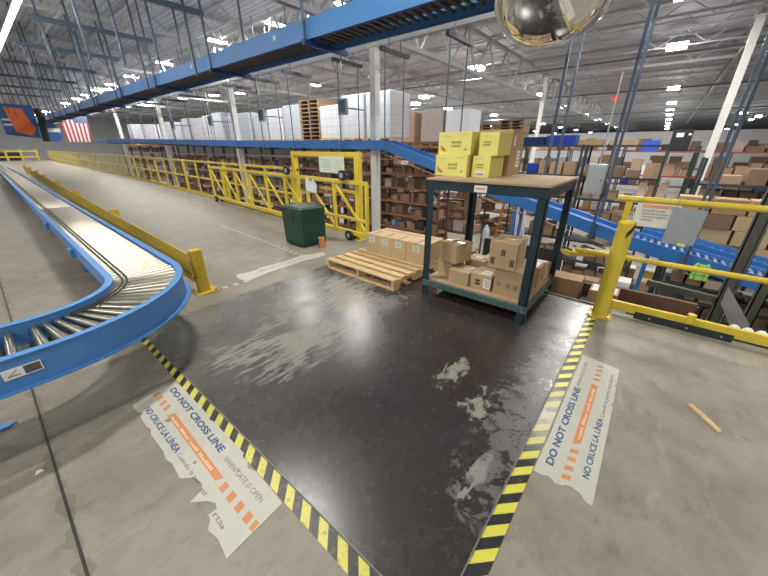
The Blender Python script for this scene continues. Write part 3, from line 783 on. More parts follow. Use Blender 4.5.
# ================================================================ TEAL TWO-DECK CART
cart = thing('shelf_cart', 'tall dark teal steel cart with a plywood top and bottom deck', 'cart', (2.8,1.03,0))
X0, X1, Y0, Y1 = 2.36, 3.42, .47, 1.60
for nm, (x, y) in dict(a=(X0,Y0), b=(X0,Y1), c=(X1,Y0), d=(X1,Y1)).items():
    s1 = 1 if x == X0 else -1; s2 = 1 if y == Y0 else -1
    mb = MB(); w_ = .075
    mb.box(min(x,x+s1*w_),max(x,x+s1*w_),min(y,y+s2*.008),max(y,y+s2*.008),.008,1.25)
    mb.box(min(x,x+s1*.008),max(x,x+s1*.008),min(y,y+s2*w_),max(y,y+s2*w_),.008,1.25)
    mb.box(x+s1*.010,x+s1*.05,y+s2*.010,y+s2*.05,.008,.05) if s1>0 and s2>0 else None
    mb.build('leg', TEAL, cart)
for z0, z1, nm in ((1.165,1.25,'top_frame'),(.12,.19,'bottom_frame')):
    mt = TEAL if z0 > 1 else TEALW
    MB().box(X0-.004,X0+.03,Y0,Y1,z0,z1).build(nm+'_rail', mt, cart, bevel=.003)
    MB().box(X1-.03,X1+.004,Y0,Y1,z0,z1).build(nm+'_rail', mt, cart, bevel=.003)
    MB().box(X0,X1,Y0-.004,Y0+.03,z0,z1).build(nm+'_rail', mt, cart, bevel=.003)
    MB().box(X0,X1,Y1-.03,Y1+.004,z0,z1).build(nm+'_rail', mt, cart, bevel=.003)
MB().box(X0-.012,X1+.012,Y0-.012,Y1+.012,1.252,1.272).build('top_deck', PLY, cart, bevel=.002)
MB().box(X0+.02,X1-.02,Y0+.02,Y1-.02,.19,.205).build('bottom_deck', PLY, cart)
for y in (Y0+.03,): MB().beam((X0+.02,y,1.14),(X0+.16,y,1.0+.03),.01,.04).beam((X1-.02,y,1.14),(X1-.16,y,1.03),.01,.04).build('corner_gusset', TEAL, cart)
MB().box(X0-.0065,X0-.004,.98,1.10,1.175,1.235).build('tag', PAPER, cart)
MB().box(X0-.0075,X0-.0065,.995,1.085,1.20,1.212).build('tag_print', INKO, cart)

# yellow cartons on the top deck
zd = 1.2725
def ginger(label, x0,x1,y0,y1,z0,z1, wide):
    r = thing('yellow_carton', label, 'carton', ((x0+x1)/2,(y0+y1)/2,z0), -.05 if wide else -.03)
    w2,d2,h = (x1-x0)/2,(y1-y0)/2,z1-z0
    MB().box(-w2,w2,-d2,d2,0,h).build('body', BOXY, r, bevel=.002, world=False)
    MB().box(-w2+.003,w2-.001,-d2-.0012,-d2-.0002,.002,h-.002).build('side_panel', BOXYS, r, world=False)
    k = (y1-y0)
    T = lambda y, z: frame((0,0,0),(0,-1,0),(0,0,1))
    def tx(s, yl, z, hh, wd, m, nm='lettering'):
        o = flat_text(s, hh, None, Matrix.Identity(4), m, name=nm, width=wd)
        sc_ = o.matrix_local.to_scale().x
        fr = frame((-w2-.001, yl, z),(0,-1,0),(0,0,1)) @ Matrix.Diagonal((sc_,1,1,1))
        o.parent = r; o.matrix_local = fr
    def soft(p_, hh, wd, m, words):
        o = faint_print(None, frame((-w2-.0004, p_[0], p_[1]),(0,-1,0),(0,0,1)), wd, hh, m, words); o.parent = r
    a, b = ('GINGER', 'CHEWS')
    if wide:
        tx(a, .035, h*.50, .022, .12, INKY); tx(b, .035, h*.50-.035, .022, .105, INKY)
        soft((.155, h*.80), .012, .10, mat('grey_green_ink',(.45,.44,.2),.6), (3,6,6)); soft((-.055, h*.86), .007, .09, INKO, (5,7))
    else:
        tx(a, .055, h*.55, .016, .09, INKY); tx(b, .055, h*.55-.026, .016, .078, INKY)
        soft((.06, h*.83), .009, .09, mat('grey_green_ink',(.45,.44,.2),.6), (3,6,6))
    # ginger root drawing
    if wide:
        mb = MB()
        for (cy, cz, ry, rz_) in ((.135,.055,.022,.014),(.118,.045,.016,.020),(.15,.072,.012,.018),(.105,.038,.014,.008)):
            mb.prism([(ry*math.cos(t),rz_*math.sin(t)) for t in [i*math.pi/6 for i in range(12)]],0,.0006, frame((-w2-.0005,cy,cz),(0,-1,0),(0,0,1)))
        mb.build('ginger_drawing', mat('ginger_print',(.62,.28,.12),.6), r, world=False)
        mb = MB(); mb.prism([(.018*math.cos(t),.009*math.sin(t)) for t in [i*math.pi/6 for i in range(12)]],0,.0006, frame((-w2-.0005,-.13,.05),(0,-1,0),(0,0,1)))
        mb.build('seal_mark', mat('olive_print',(.42,.4,.1),.6), r, world=False)
    else:
        pass
    return r
ginger('yellow ginger chews carton, bottom left of the four on the cart', 2.66,2.96,1.33,1.72-.02,zd,zd+.205,True)
ginger('yellow ginger chews carton, top left of the four on the cart', 2.68,2.98,1.315,1.69,zd+.206,zd+.415,True)
r = ginger('yellow ginger chews carton with white barcode label, bottom right on the cart', 2.70,3.02,1.115,1.30,zd,zd+.20,False)
mb = MB().box(-.1615,-.1605,-.045,.05,.012,.055).build('barcode_label', PAPER, r, world=False)
b = MB()
for k in range(12): b.box(-.162,-.1615,-.035+k*.0068,-.035+k*.0068+(.004 if k%3 else .002),.018,.042)
b.build('bars', INKK, mb, world=False)
ginger('yellow ginger chews carton, top right of the four on the cart', 2.72,3.04,1.065,1.26,zd+.201,zd+.405,False)
r = carton('carton', 'tall brown carton standing behind the yellow cartons on the cart', 'carton', 3.05,3.40,1.06,1.42,zd,zd+.44, CARD, tape='x')
slabel(r,'-y',.06,.16,.09,.16,PAPER,True,(.175,.18,.44))
slabel(r,'-y',-.10,.33,.05,.08,PAPER,True,(.175,.18,.44))
r = carton('carton', 'second brown carton at the far edge of the cart top, behind the tall one', 'carton', 3.05,3.38,1.43,1.70-.12,zd,zd+.40, CARD, tape='x')

# cartons on the bottom deck
zc = .206
def dims(a,b,c,d,e,f): return ((b-a)/2,(d-c)/2,f-e)
def sym(r, D, us, zz=.5, hh=.05):
    w2,d2,h = D
    for u in us:
        for k in range(3): MB().box(-w2-.0022,-w2-.001,u+k*.014,u+k*.014+.008,h*zz-hh/2,h*zz+hh/2).build('handling_mark', INKK if hh > .055 else INKB, r, world=False)
def ctn(label, B, m=CARD, **k):
    return carton('carton', label, 'carton', *B, m, **k), dims(*B)
CARDY = mat('golden_cardboard', (.49,.345,.185), .65, var=.1, scale=6, rnd=.08)
r, D = ctn('large golden carton on the cart bottom deck beside the right leg', (2.46,2.80,.575,.835,zc,zc+.27), CARDY, tape='y'); sym(r,D,(-.10,-.03,.06),.40,.05)
r, D = ctn('large golden carton stacked on another on the cart bottom deck', (2.43,2.75,.655,.915,zc+.271,zc+.535), CARDY, tape='y', rz=.05); sym(r,D,(-.11,.07),.28,.07); sym(r,D,(-.02,),.62,.06)
r, D = ctn('brown carton with black pictogram and white label, front of cart deck', (2.45,2.70,.855,1.08,zc,zc+.16), CARDY, tape='y')
slabel(r,'-x',-.07,.075,.075,.10,PAPER,True,D); slabel(r,'top',-.04,-.03,.12,.09,PAPER,True,D)
MB().box(-.1262,-.1252,.0,.055,.05,.065).box(-.1262,-.1252,.0,.055,.085,.10).box(-.1262,-.1252,.015,.022,.04,.11).box(-.1262,-.1252,.035,.042,.04,.11).build('pictogram', INKK, r, world=False)
r, D = ctn('low brown carton with white label on top, front left of cart deck', (2.42,2.66,1.09,1.315,zc,zc+.15), CARDY, tape='y'); slabel(r,'top',.04,-.04,.1,.09,PAPER,True,D)
r, D = ctn('brown carton at the left end of the cart deck, lower of a leaning pair', (2.58,2.80,1.33,1.53,zc,zc+.19), CARDY, tape='y', rz=-.15)
r, D = ctn('brown carton at the left end of the cart deck, upper of a leaning pair', (2.50,2.76,1.24,1.48,zc+.191,zc+.40), CARDY, tape='y', rz=-.25)
MB().box(-.02,.05,-.02,.04,.2095,.2105).build('dark_mark', INKK, r, world=False)
r, D = ctn('pinkish carton with a label in the middle of the cart bottom deck', (2.78,3.02,1.08,1.30,zc,zc+.18), CARDP, tape='y'); slabel(r,'top',0,0,.08,.08,PAPER,True,D)
r, D = ctn('carton behind the pinkish one on the cart bottom deck', (3.08,3.32,.95,1.2,zc,zc+.15), CARDP, tape='y'); slabel(r,'top',0,0,.14,.1,PAPER,True,D)
r, D = ctn('carton with white paper on top behind the large golden pair', (2.86,3.12,.52,.74,zc,zc+.21), CARD, tape='y'); slabel(r,'top',0,0,.2,.14,PAPER,False,D)
MB().box(-.02,.02,-.1112,-.1102,.07,.085).box(-.02,.02,-.1112,-.1102,.10,.115).box(-.01,-.004,-.1112,-.1102,.06,.125).box(.006,.012,-.1112,-.1102,.06,.125).build('pictogram', INKK, r, world=False)
r, D = ctn('small carton with a loose white sheet at the back right corner of the cart deck', (3.14,3.37,.52,.76,zc,zc+.15), CARDP, tape='y'); slabel(r,'top',0,0,.2,.16,PAPER,False,D)

# ================================================================ BOLLARD, RIGHT FENCE, SIGN
bol = thing('bollard', 'thick yellow steel bollard bolted down at the plate corner', 'bollard', (3.07,-.06,0))
MB().cyl((3.07,-.06,.012),(3.07,-.06,.93),.066,28).build('tube', YEL, bol, smooth=True)
MB().tube([(3.07,-.06,.93),(3.07,-.06,.945),(3.07,-.06,.955)],.05,28,[.066,.054,.02]).build('cap', YEL, bol, smooth=True)
MB().box(2.97,3.17,-.16,.04,0,.012).build('base_plate', YEL, bol, bevel=.002)
for sx in (-.08,.08):
    for sy in (-.08,.08): MB().cyl((3.07+sx,-.06+sy,.012),(3.07+sx,-.06+sy,.03),.011,6).build('anchor_bolt', STEEL, bol)
sl = MB()
for k in range(9):
    t0 = math.radians(196+k*7); 
    z0 = .80+.011*k
    a = [(3.07+.0668*math.cos(t0+q),-.06+.0668*math.sin(t0+q)) for q in (0,math.radians(7))]
    i = len(sl.v); sl.v += [(a[0][0],a[0][1],z0),(a[1][0],a[1][1],z0+.011),(a[1][0],a[1][1],z0+.066),(a[0][0],a[0][1],z0+.055)]; sl.f.append((i,i+1,i+2,i+3))
sl.build('black_slash', INKK, bol)

rf = thing('safety_fence', 'yellow tubular railing on the right with a warning sign and toe board', 'fence', (3.22,-.02,0))
xr = 3.22
MB().cyl((xr,.07,1.12),(xr,-5.2,1.12),.026,12).build('top_rail', YEL, rf, smooth=True)
MB().cyl((xr,.30,.58),(xr,-5.2,.58),.024,12).build('middle_rail', YEL, rf, smooth=True)
MB().box(xr-.02,xr+.02,-5.2,-.08,.045,.135).build('bottom_rail', YEL, rf, bevel=.003)
MB().box(xr-.02,xr+.02,-.05,.0,.01,1.10).build('post', YEL, rf)
MB().box(xr-.02,xr+.02,-2.6,-2.55,.01,1.10).build('post', YEL, rf)
MB().box(xr-.028,xr-.021,-1.02,-.33,.005,.075).build('toe_board', mat('dark_green_board',(.02,.035,.03),.5), rf)
for y in (-.45,-.72,-.95): MB().cyl((xr-.034,y,.04),(xr-.028,y,.04),.009,8).build('bolt', STEEL, rf)
MB().cyl((xr-.04,-.72,.10),(xr-.04,-.72,.185),.03,14).build('socket', YEL, rf, smooth=True)
MB().cyl((xr-.05,-.10,.05),(xr-.05,-.26,.05),.008,8).cyl((xr-.05,-.1,.05),(xr-.02,-.05,.05),.008,8).build('drop_pin', STEEL, rf, smooth=True)
sg = thing('warning_sign', 'white warning sign with an orange header wired to the yellow top rail', 'sign', (xr-.03,-.24,.88))
MB().box(xr-.034,xr-.030,-.385,-.09,.895,1.10).build('panel', mat('cream_sign_face',(.76,.74,.66),.45,var=.04), sg)
MB().box(xr-.0352,xr-.034,-.365,-.125,1.06,1.09).build('header', mat('peach_header',(.86,.45,.22),.5,var=.05), sg)
TS = lambda y, z: frame((xr-.0354, y, z), (0,-1,0), (0,0,1))
flat_text('WARNING!', .020, sg, TS(-.185,1.065), INKO, width=.125)
for k, s_ in enumerate(('DO NOT CLIMB', 'IN OR ON TOP BOX', 'WITHOUT SAFETY', 'HARNESS')):
    flat_text(s_, .014, sg, TS(-.135,1.030-k*.027), mat('sign_ink',(.12,.13,.14),.6), width=(.155,.185,.175,.085)[k])
for y in (-.11,-.36): MB().cyl((xr-.034,y,1.09),(xr-.034,y,1.15),.003,6).build('wire_tie', STEEL, sg)
pn = tag(MB().prism([(-.335,1.085),(-.555,1.075),(-.545,.785),(-.335,.775)],0,.006, Matrix(((0,0,-1,xr-.04),(1,0,0,0),(0,1,0,0),(0,0,0,1)))).build('hanging_sheet', GREYP), 'blank grey sheet panel hanging beside the warning sign', 'panel')
MB().cyl((xr-.036,-.36,1.06),(xr-.036,-.36,1.15),.003,6).cyl((xr-.036,-.53,1.06),(xr-.036,-.53,1.15),.003,6).build('wire_tie', STEEL, pn)
MB().prism([(-.44,.77),(-.50,.765),(-.49,.79),(-.445,.795)],0,.003, Matrix(((0,0,-1,xr-.046),(1,0,0,0),(0,1,0,0),(0,0,0,1)))).build('yellow_scrap', BOXY, pn)

# ================================================================ CONVEX MIRROR
mc = Vector((1.235,.350,2.105))
nrm = (Vector(CAM)-mc).normalized()*.75 + Vector((.22,.05,-.55)); nrm.normalize()
fr = frame(mc, Vector((nrm.y,-nrm.x,0)), nrm.cross(Vector((nrm.y,-nrm.x,0))))
mi = thing('convex_mirror', 'round convex safety mirror hanging at the top of the view', 'mirror', tuple(mc))
def lathe(prof, n, M4):
    mb = MB()
    for k, (rr, zz) in enumerate(prof):
        for j in range(n):
            t = 2*math.pi*j/n; mb.v.append(tuple(M4 @ Vector((rr*math.cos(t), rr*math.sin(t), zz))))
    for k in range(len(prof)-1):
        for j in range(n): mb.f.append((k*n+j, k*n+(j+1)%n, (k+1)*n+(j+1)%n, (k+1)*n+j))
    mb.f.append(tuple((len(prof)-1)*n+j for j in range(n)))
    return mb
sgn = 1 if (fr.to_3x3() @ Vector((0,0,1))).dot(nrm) > 0 else -1
RM = .205
lathe([(RM*math.cos(a), sgn*.085*math.sin(a)) for a in [i*math.pi/2/14 for i in range(14)]], 48, fr).build('dome', MIRR, mi, smooth=True)
lathe([(RM-.004,sgn*.004),(RM+.014,sgn*.012),(RM+.024,sgn*.0),(RM+.02,-sgn*.014),(RM-.01,-sgn*.014)], 48, fr).build('rim', CLEAR, mi, smooth=True)
b0 = mc - nrm*.03
MB().cyl(tuple(b0), (b0.x+.12,b0.y+.05,b0.z+.5), .015, 10).cyl((b0.x+.12,b0.y+.05,b0.z+.5),(b0.x+.12,b0.y+.05,DK_Z-.05),.018,10).build('hanger_arm', DKST, mi, smooth=True)

# ================================================================ OVERHEAD BLUE CONVEYOR
oc = thing('overhead_conveyor', 'big blue overhead conveyor hung from the roof across the top left', 'conveyor', (4.45,5,3.3))
MB().box(4.03,4.06,-3.5,58,3.30,3.60).build('near_side_rail', BLUE2, oc)
MB().box(4.84,4.87,-3.5,58,3.30,3.60).build('far_side_rail', BLUE2, oc)
MB().box(4.03,4.10,-3.5,58,3.296,3.302).build('near_bottom_flange', NAVY, oc)
MB().box(4.80,4.87,-3.5,58,3.296,3.302).build('far_bottom_flange', NAVY, oc)
MB().box(4.12,4.78,-3.5,58,3.46,3.468).build('carrying_belt', mat('brown_belt_underside',(.10,.08,.06),.7,var=.2), oc)
fl = MB(); y = -3.4; cnt = 0; m0 = None
while y < 57.9:
    if cnt < 95:
        if m0 is None:
            t_ = MB().cyl((-.385,0,0),(.385,0,0),.028,10).build('roller', mat('dull_roller',(.16,.14,.12),.5,.4), world=False, smooth=True); m0 = t_.data; bpy.data.objects.remove(t_)
        o = bpy.data.objects.new('roller', m0); COL.objects.link(o); o.parent = oc; o.location = Vector((4.45,y,3.40))-oc.location; cnt += 1
    else: fl.cyl((4.065,y,3.40),(4.835,y,3.40),.028,6,caps=False)
    y += .16
tag(fl.build('roller', mat('dull_roller',(.16,.14,.12)), oc, smooth=True), kind='stuff')
for y in (-1.6,1.8,5.3,8.9,12.6,16.2,19.8,23.4,27,31,35,39,43,48):
    MB().box(3.93,5.0,y-.04,y+.04,3.21,3.292).build('cross_strut', NAVY, oc)
    for x in (3.97,4.94): MB().box(x-.02,x+.02,y-.02,y+.02,3.292,DK_Z).build('hanger_rod', HANG, oc)
for y in (2.6,6.3,10.1): MB().box(4.026,4.0295,y-.06,y+.02,3.44,3.52).build('data_plate', mat('pale_green_tag',(.6,.75,.55),.5), oc)

# ================================================================ FLAT AND FALLING BLUE CONVEYOR BEHIND THE FENCE
def zc_(y):
    pts = [(-9,-1.25),(-1.9,-.36),(-.1,0.0),(.95,.28),(2.35,.62),(4.0,1.14),(5.6,1.60),(12,1.66),(27,1.93),(40,2.0)]
    for (a,b),(c,d) in zip(pts,pts[1:]):
        if y <= c: return b+(d-b)*(y-a)/(c-a)
    return 2.0
bc = thing('incline_conveyor', 'blue conveyor running level behind the fence then falling away to the right', 'conveyor', (6.75,6,1.4))
ys_ = [-9,-6,-3.9,-1.9,-.1,.95,2.35,4.0,5.6,8,12,20,27,35]
pl = [(6.5,y,zc_(y)) for y in ys_]; pr = [(7.05,y,zc_(y)) for y in ys_]
MB().strip(pl,-.02,.02,-.11,.11).build('near_side_rail', BLUE, bc)
MB().strip(pr,-.02,.02,-.11,.11).build('far_side_rail', BLUE, bc)
MB().strip([(6.775,y,zc_(y)) for y in ys_ if y >= -.1],-.24,.24,.03,.04).build('belt', mat('blue_black_belt',(.03,.10,.32),.5), bc)
MB().strip([(6.46,y,zc_(y)) for y in ys_ if y <= 5.7],-.012,.012,-.20,-.185).build('lower_guard_rod', mat('tan_rod',(.5,.42,.3)), bc)
y = -.15
while y > -7.6:
    MB().cyl((6.53,y,zc_(y)+.04),(7.03,y,zc_(y)+.04),.03,8).build('roller', STEEL, bc, smooth=True); y -= .11
for y in (-5,-2.9,2.0): MB().beam((6.52,y,zc_(y)-.05),(6.52,y,ZF),.06,.06).beam((7.03,y,zc_(y)-.05),(7.03,y,ZF),.06,.06).build('support', BLUE, bc)
b2 = thing('roller_lane', 'second blue roller lane beside the falling conveyor at the far right', 'conveyor', (7.6,-3,-.6))
l2 = [(7.3,-9,-1.2),(7.3,-1.9,-.30),(7.3,-.2,.05)]
MB().strip(l2,-.02,.02,-.09,.09).build('near_side_rail', BLUE, b2)
MB().strip([(7.85,p[1],p[2]) for p in l2],-.02,.02,-.09,.09).build('far_side_rail', BLUE, b2)
y = -.3
while y > -8: MB().cyl((7.32,y,zc_(y)+.06),(7.83,y,zc_(y)+.06),.03,8).build('roller', STEEL, b2, smooth=True); y -= .14
for y in (-.4,-3.4,-6.5): MB().beam((7.32,y,zc_(y)),(7.32,y,ZF),.06,.06).beam((7.83,y,zc_(y)),(7.83,y,ZF),.06,.06).build('support', BLUE, b2)

hy = [-.85,.53,1.52,3.75,5.45,7.05,9.25,11.0,12.9,14.8,16.8,18.8,21,23.2,25.5,28,31]
names = {0:'right of the warning sign',1:'behind the cabinet and the bollard',2:'just left of the bollard',3:'beside the yellow cartons',4:'beside the white column'}
for i, y in enumerate(hy):
    z = zc_(y); big = i < 3; rr = .035 if big else .016
    zt_ = DK_Z-.6 if i in (0,1,2) else 3.6
    r = thing('conveyor_hanger', 'grey strut hanger carrying the blue conveyor, %s' % names.get(i, ORD[i]+' from the right'), 'hanger', (6.78,y,z))
    for x in (6.40,7.16): 
        if big: MB().box(x-.021,x+.021,y-.021,y+.021,z-.16,zt_).build('rod', HANG, r)
        else: MB().cyl((x,y,z-.16),(x,y,zt_),rr,8).build('rod', HANG, r, smooth=True)
    MB().box(6.34,7.22,y-.03,y+.03,z-.18,z-.125).build('lower_strut', HANG, r)
    if not big:
        MB().box(6.25,7.32,y-.045,y+.045,3.56,3.64).build('upper_strut', DKST, r)
        for x in (6.55,7.0): MB().cyl((x,y,3.64),(x,y,DK_Z-.6),.012,6).build('upper_rod', HANG, r, smooth=True)
for i, y in enumerate((6.86,10.81,14.61,18.61)):
    r = thing('junction_box', 'grey electrical box on the conveyor hangers, %s from the right' % ORD[i], 'electrical box', (6.4,y,2.34))
    MB().box(6.31,6.39,y-.16,y+.16,2.34,2.72).build('enclosure', GREYP, r, bevel=.006)
    MB().box(6.304,6.31,y-.12,y+.12,2.38,2.68).build('door', HANG, r); MB().cyl((6.35,y,2.72),(6.35,y,3.56),.012,6).build('conduit', STEEL, r)
    MB().box(6.31,7.2,y-.012,y+.012,2.5,2.53).build('bracket', HANG, r)
r = thing('control_cabinet', 'tall pale grey cabinet fixed to the hanger left of the bollard', 'cabinet', (6.28,.66,.80))
MB().box(6.22,6.34,.53,.80,.80,1.29).build('enclosure', CAB, r, bevel=.008)
MB().box(6.213,6.22,.55,.78,.83,1.26).build('door', CAB, r, bevel=.003)
MB().cyl((6.205,.58,1.03),(6.213,.58,1.03),.012,8).build('latch', DKST, r)
MB().cyl((6.28,.66,1.29),(6.28,.66,2.6),.012,6).build('conduit', STEEL, r); MB().box(6.34,6.40,.52,.60,.95,1.0).build('bracket', HANG, r)

# ================================================================ SHELVING WITH CARTONS ON THE LOWER FLOOR
cart_specs = []                     # (x, y, z, w(y), d(x), h, material, label, group)
KIND = [('brown',CARDD,.50),('tan',mat('mid_cardboard',(.36,.24,.15),.7,rnd=.3),.20),('pale',mat('pale_cardboard',(.60,.48,.37),.7,rnd=.1),.12),('dark',mat('dark_tote',(.05,.045,.05),.6,var=.2,rnd=.4),.10),('white',PAPER,.05),('blue',BLUP,.03)]
def pick():
    u = random.random(); a = 0
    for n_, m_, p_ in KIND:
        a += p_
        if u < a: return n_, m_
    return 'brown', CARDD
_unit = {}
def shelving(x, y, L, D, levels, top, pm, bm, label, group, beams=None, nm='shelving_unit'):
    key = (L, D, tuple(levels), top, pm.name, bm.name)
    if key in _unit: r = dup(_unit[key]); r.location = (x,y,ZF); tag(r, label, 'shelving', group); return r
    r = thing(nm, label, 'shelving', (0,0,0), 0, group)
    for sx in (0, D):
        for sy in (0.03, L-.03): MB().box(sx-.03,sx+.03,sy-.03,sy+.03,0,top-ZF).build('post', pm, r, world=False)
    for z in levels:
        h = z-ZF
        mb = MB().box(-.02,D+.02,.03,L-.03,h-.03,h); s_ = mb.build('shelf', bm, r, world=False)
        MB().box(-.045,-.02,.0,L,h-.05,h+.004).build('front_beam', bm, s_, world=False)
    _unit[key] = r; r.location = (x,y,ZF); return r
def fill(x, y, L, D, levels, hmax, wr, where, grp, fillp=.86, big=1):
    for li, z in enumerate(levels):
        yy = y+.08; n_ = 0
        while yy < y+L-.1:
            w_ = random.uniform(*wr); 
            if yy+w_ > y+L-.08: break
            if random.random() < fillp:
                nm_, m_ = pick(); h_ = random.uniform(.35,.92)*hmax
                cart_specs.append((x+D*.5+random.uniform(-.4,.2)*D*.2, yy+w_/2, z+.003, w_*.93, D*random.uniform(.5,.78), h_, m_,
                    '%s carton, %s from right, shelf %s' % (nm_, ORD[min(n_,30)], where % ORD[li]), grp)); n_ += 1
            yy += w_+random.uniform(.0,.06)
LV = [-2.85+.45*k for k in range(10)]
y = 4.95
for b in range(13):
    shelving(8.5, y, 2.4, .62, LV, 1.62, DKST if b % 2 else mat('brown_upright',(.12,.08,.06),.5), ORB if b < 3 else mat('brown_shelf',(.27,.19,.16),.6),
             'carton shelving bay behind the walkway fence, %s from its right end' % ORD[b], 'shelving row behind the fence')
    fill(8.5, y, 2.4, .62, LV[:-1] if b < 9 else LV[1::2], .36, (.13,.30), '%s up, bay '+ORD[b], 'cartons in bay %s behind the fence' % ORD[b])
    y += 2.46
# deck on top of the row that carries the wrapped loads
tag(MB().box(8.40,9.9,4.9,37,1.62,1.70).build('top_deck', ORB), 'orange brown rack deck under the wrapped pallet loads', 'rack deck')
tag(MB().box(12.2,13.6,5.4,13,1.52,1.60).build('top_deck', ORB), 'orange brown rack deck behind, under the smaller loads', 'rack deck')
for i, (ya, yb) in enumerate(((5.4,7.9),(7.95,10.4),(10.45,12.9))):
    shelving(12.3, ya, 2.45, 1.1, [-2.8,-1.9,-1.0,-.1,.8], 1.52, RACKG, ORB, 'rack bay in the second row, %s from its right end' % ORD[i], 'second rack row')
    fill(12.3, ya, 2.45, 1.1, [-2.8,-1.9,-1.0,-.1,.8], .6, (.3,.6), '%s up, second row bay '+ORD[i], 'cartons in second row bay %s' % ORD[i])
for i in range(8):
    ya = -12+2.95*i; lv = [-2.9,-1.9,-.9,.25,1.35]
    shelving(29.0, ya, 2.9, 1.1, lv, 1.5, RACKG, REDB, 'far pallet rack before the white partition wall, bay %s from the right' % ORD[i], 'far pallet racks')
    fill(29.0, ya, 2.9, 1.1, lv, .85, (.3,.8), '%s up, far rack bay '+ORD[i], 'cartons in far rack bay %s' % ORD[i], .8)
y = 5.35
for i in range(5):
    lv = [-2.8+.55*k for k in range(8)]
    shelving(17.0, y, 2.3, 1.0, lv, 1.45, RACKG, REDB if i % 2 else ORB, 'shelving bay beyond the aisle left of the orange ladder, %s from its right end' % ORD[i], 'shelving beyond the aisle')
    fill(17.0, y, 2.3, 1.0, lv, .42, (.28,.6), '%s up, far bay '+ORD[i], 'cartons in far bay %s' % ORD[i])
    y += 2.36
# rack right of the yellow cartons with things piled on top
lv = [-2.8,-2.1,-1.4,-.7,0,.7,1.60]
for i, ya in enumerate((-.2,1.9)):
    shelving(12.0, ya, 2.05, .9, lv, 1.62, RACKG, DKST, 'dark shelving bay between cart and bollard, %s' % ('right bay','left bay')[i], 'dark shelving behind the cart')
    fill(12.0, ya, 2.05, .9, lv[:-1], .5, (.2,.48), '%s up, dark shelving '+('right bay','left bay')[i], 'cartons on the dark shelving, '+('right bay','left bay')[i])
# red-beam pallet racks on the right
lv = [-2.9,-1.85,-.80,.30,1.37]
for i, ya in enumerate((-1.2,-3.95,-6.7,-9.45)):
    shelving(20.0, ya, 2.72, 1.1, lv, 1.6 if i else 1.6, RACKG, REDB, 'dark green pallet rack with red beams, %s bay from the left' % ORD[i], 'red beam pallet racks')
    fill(20.0, ya, 2.72, 1.1, lv[:-1], .8, (.2,.55), '%s up, red beam bay '+ORD[i], 'cartons in red beam bay %s' % ORD[i], .9)
    fill(20.0, ya, 2.72, 1.1, lv[-1:], .52, (.35,.7), '%s at top, red beam bay '+ORD[i], 'top cartons in red beam bay %s' % ORD[i], .95)
for i, ya in enumerate((-3.4,-5.9)):
    lv = [-2.9,-2.45,-2.0,-1.55,-1.1,-.65,-.2,.25,.7]
    shelving(11.2, ya, 2.45, 1.0, lv, 1.3, DKST, DKST, 'dark shelving bay at the right edge, %s' % ('nearer','farther')[i], 'dark shelving at the right edge')
    fill(11.2, ya, 2.45, 1.0, lv, .40, (.16,.42), '%s up, right edge '+('nearer bay','farther bay')[i], 'cartons on the right edge shelving, '+('nearer bay','farther bay')[i], .97)
# loose pile of cartons on a bench behind the falling conveyor
bn = thing('packing_bench', 'dark packing bench behind the falling conveyor, under the loose cartons', 'bench', (8.6,-1.9,ZF))
MB().box(8.2,9.1,-3.8,-.6,-.50,-.45).build('bench_top', DKST, bn)
for x in (8.25,9.05):
    for y in (-3.7,-.7): MB().box(x-.03,x+.03,y-.03,y+.03,ZF,-.50).build('leg', DKST, bn)
MB().box(8.9,8.95,-3.8,-.6,-.45,.1).build('back_screen', mat('dark_screen',(.03,.03,.035),.5), bn)
random.seed(21)
z = -.447
for li in range(4):
    yy = -3.7; n_ = 0
    while yy < -.9:
        w_ = random.uniform(.28,.5)
        nm_, m_ = random.choice([('brown',CARD),('tan',CARD),('dim',CARDD),('pale',CARDP)])
        cart_specs.append((8.45+random.uniform(-.03,.05), yy+w_/2, z+.003, w_*.95, .42, .27, m_, '%s carton on the packing bench, layer %d, %s from the right' % (nm_, li+1, ORD[n_]), 'cartons piled on the packing bench')); n_ += 1
        yy += w_+.02
    z += .277
# build them: nearest 285 as individuals, the remainder as one heap
cube = MB().box(-.5,.5,-.5,.5,0,1)
meshes = {}
def key(c): return -(c[3]*c[5])/((c[0]-CAM[0])**2+(c[1]-CAM[1])**2)
cart_specs = [c for c in cart_specs if not (c[0] < 9.2 and c[1] > 24)] + [c for c in cart_specs if c[0] < 9.2 and c[1] > 24]
cart_specs = [c for c in cart_specs if not (19.5 < c[0] < 21 and c[2] > 1.3 and -1.2 < c[1] < .2)]
cart_specs.sort(key=key)
for c in cart_specs[:285]:
    x, y, z, w_, d_, h_, m_, lab_, grp = c
    if m_.name not in meshes:
        t_ = cube.build('carton', m_, world=False); meshes[m_.name] = t_.data; bpy.data.objects.remove(t_)
    o = bpy.data.objects.new('carton', meshes[m_.name]); COL.objects.link(o)
    o.location = (x,y,z); o.scale = (d_,w_,h_)
    tag(o, lab_, 'carton', grp)
def stuffmat():
    m, n, b = nt('mixed_carton_heap'); g = n.nodes.new('ShaderNodeNewGeometry')
    c = ramp(n, g.outputs['Random Per Island'], [(0,(.13,.08,.05)),(.25,(.30,.19,.11)),(.5,(.42,.27,.15)),(.68,(.20,.14,.10)),(.8,(.55,.42,.32)),(.88,(.06,.05,.06)),(.93,(.7,.7,.68)),(1,(.05,.12,.4))])
    n.links.new(c, b.inputs['Base Color']); b.inputs['Roughness'].default_value = .7; return m
hp = MB()
for c in cart_specs[285:]:
    x, y, z, w_, d_, h_ = c[:6]; hp.box(x-d_/2,x+d_/2,y-w_/2,y+w_/2,z,z+h_)
tag(hp.build('cartons', stuffmat()), 'the many distant cartons filling the rest of the shelving', 'cartons', kind='stuff')

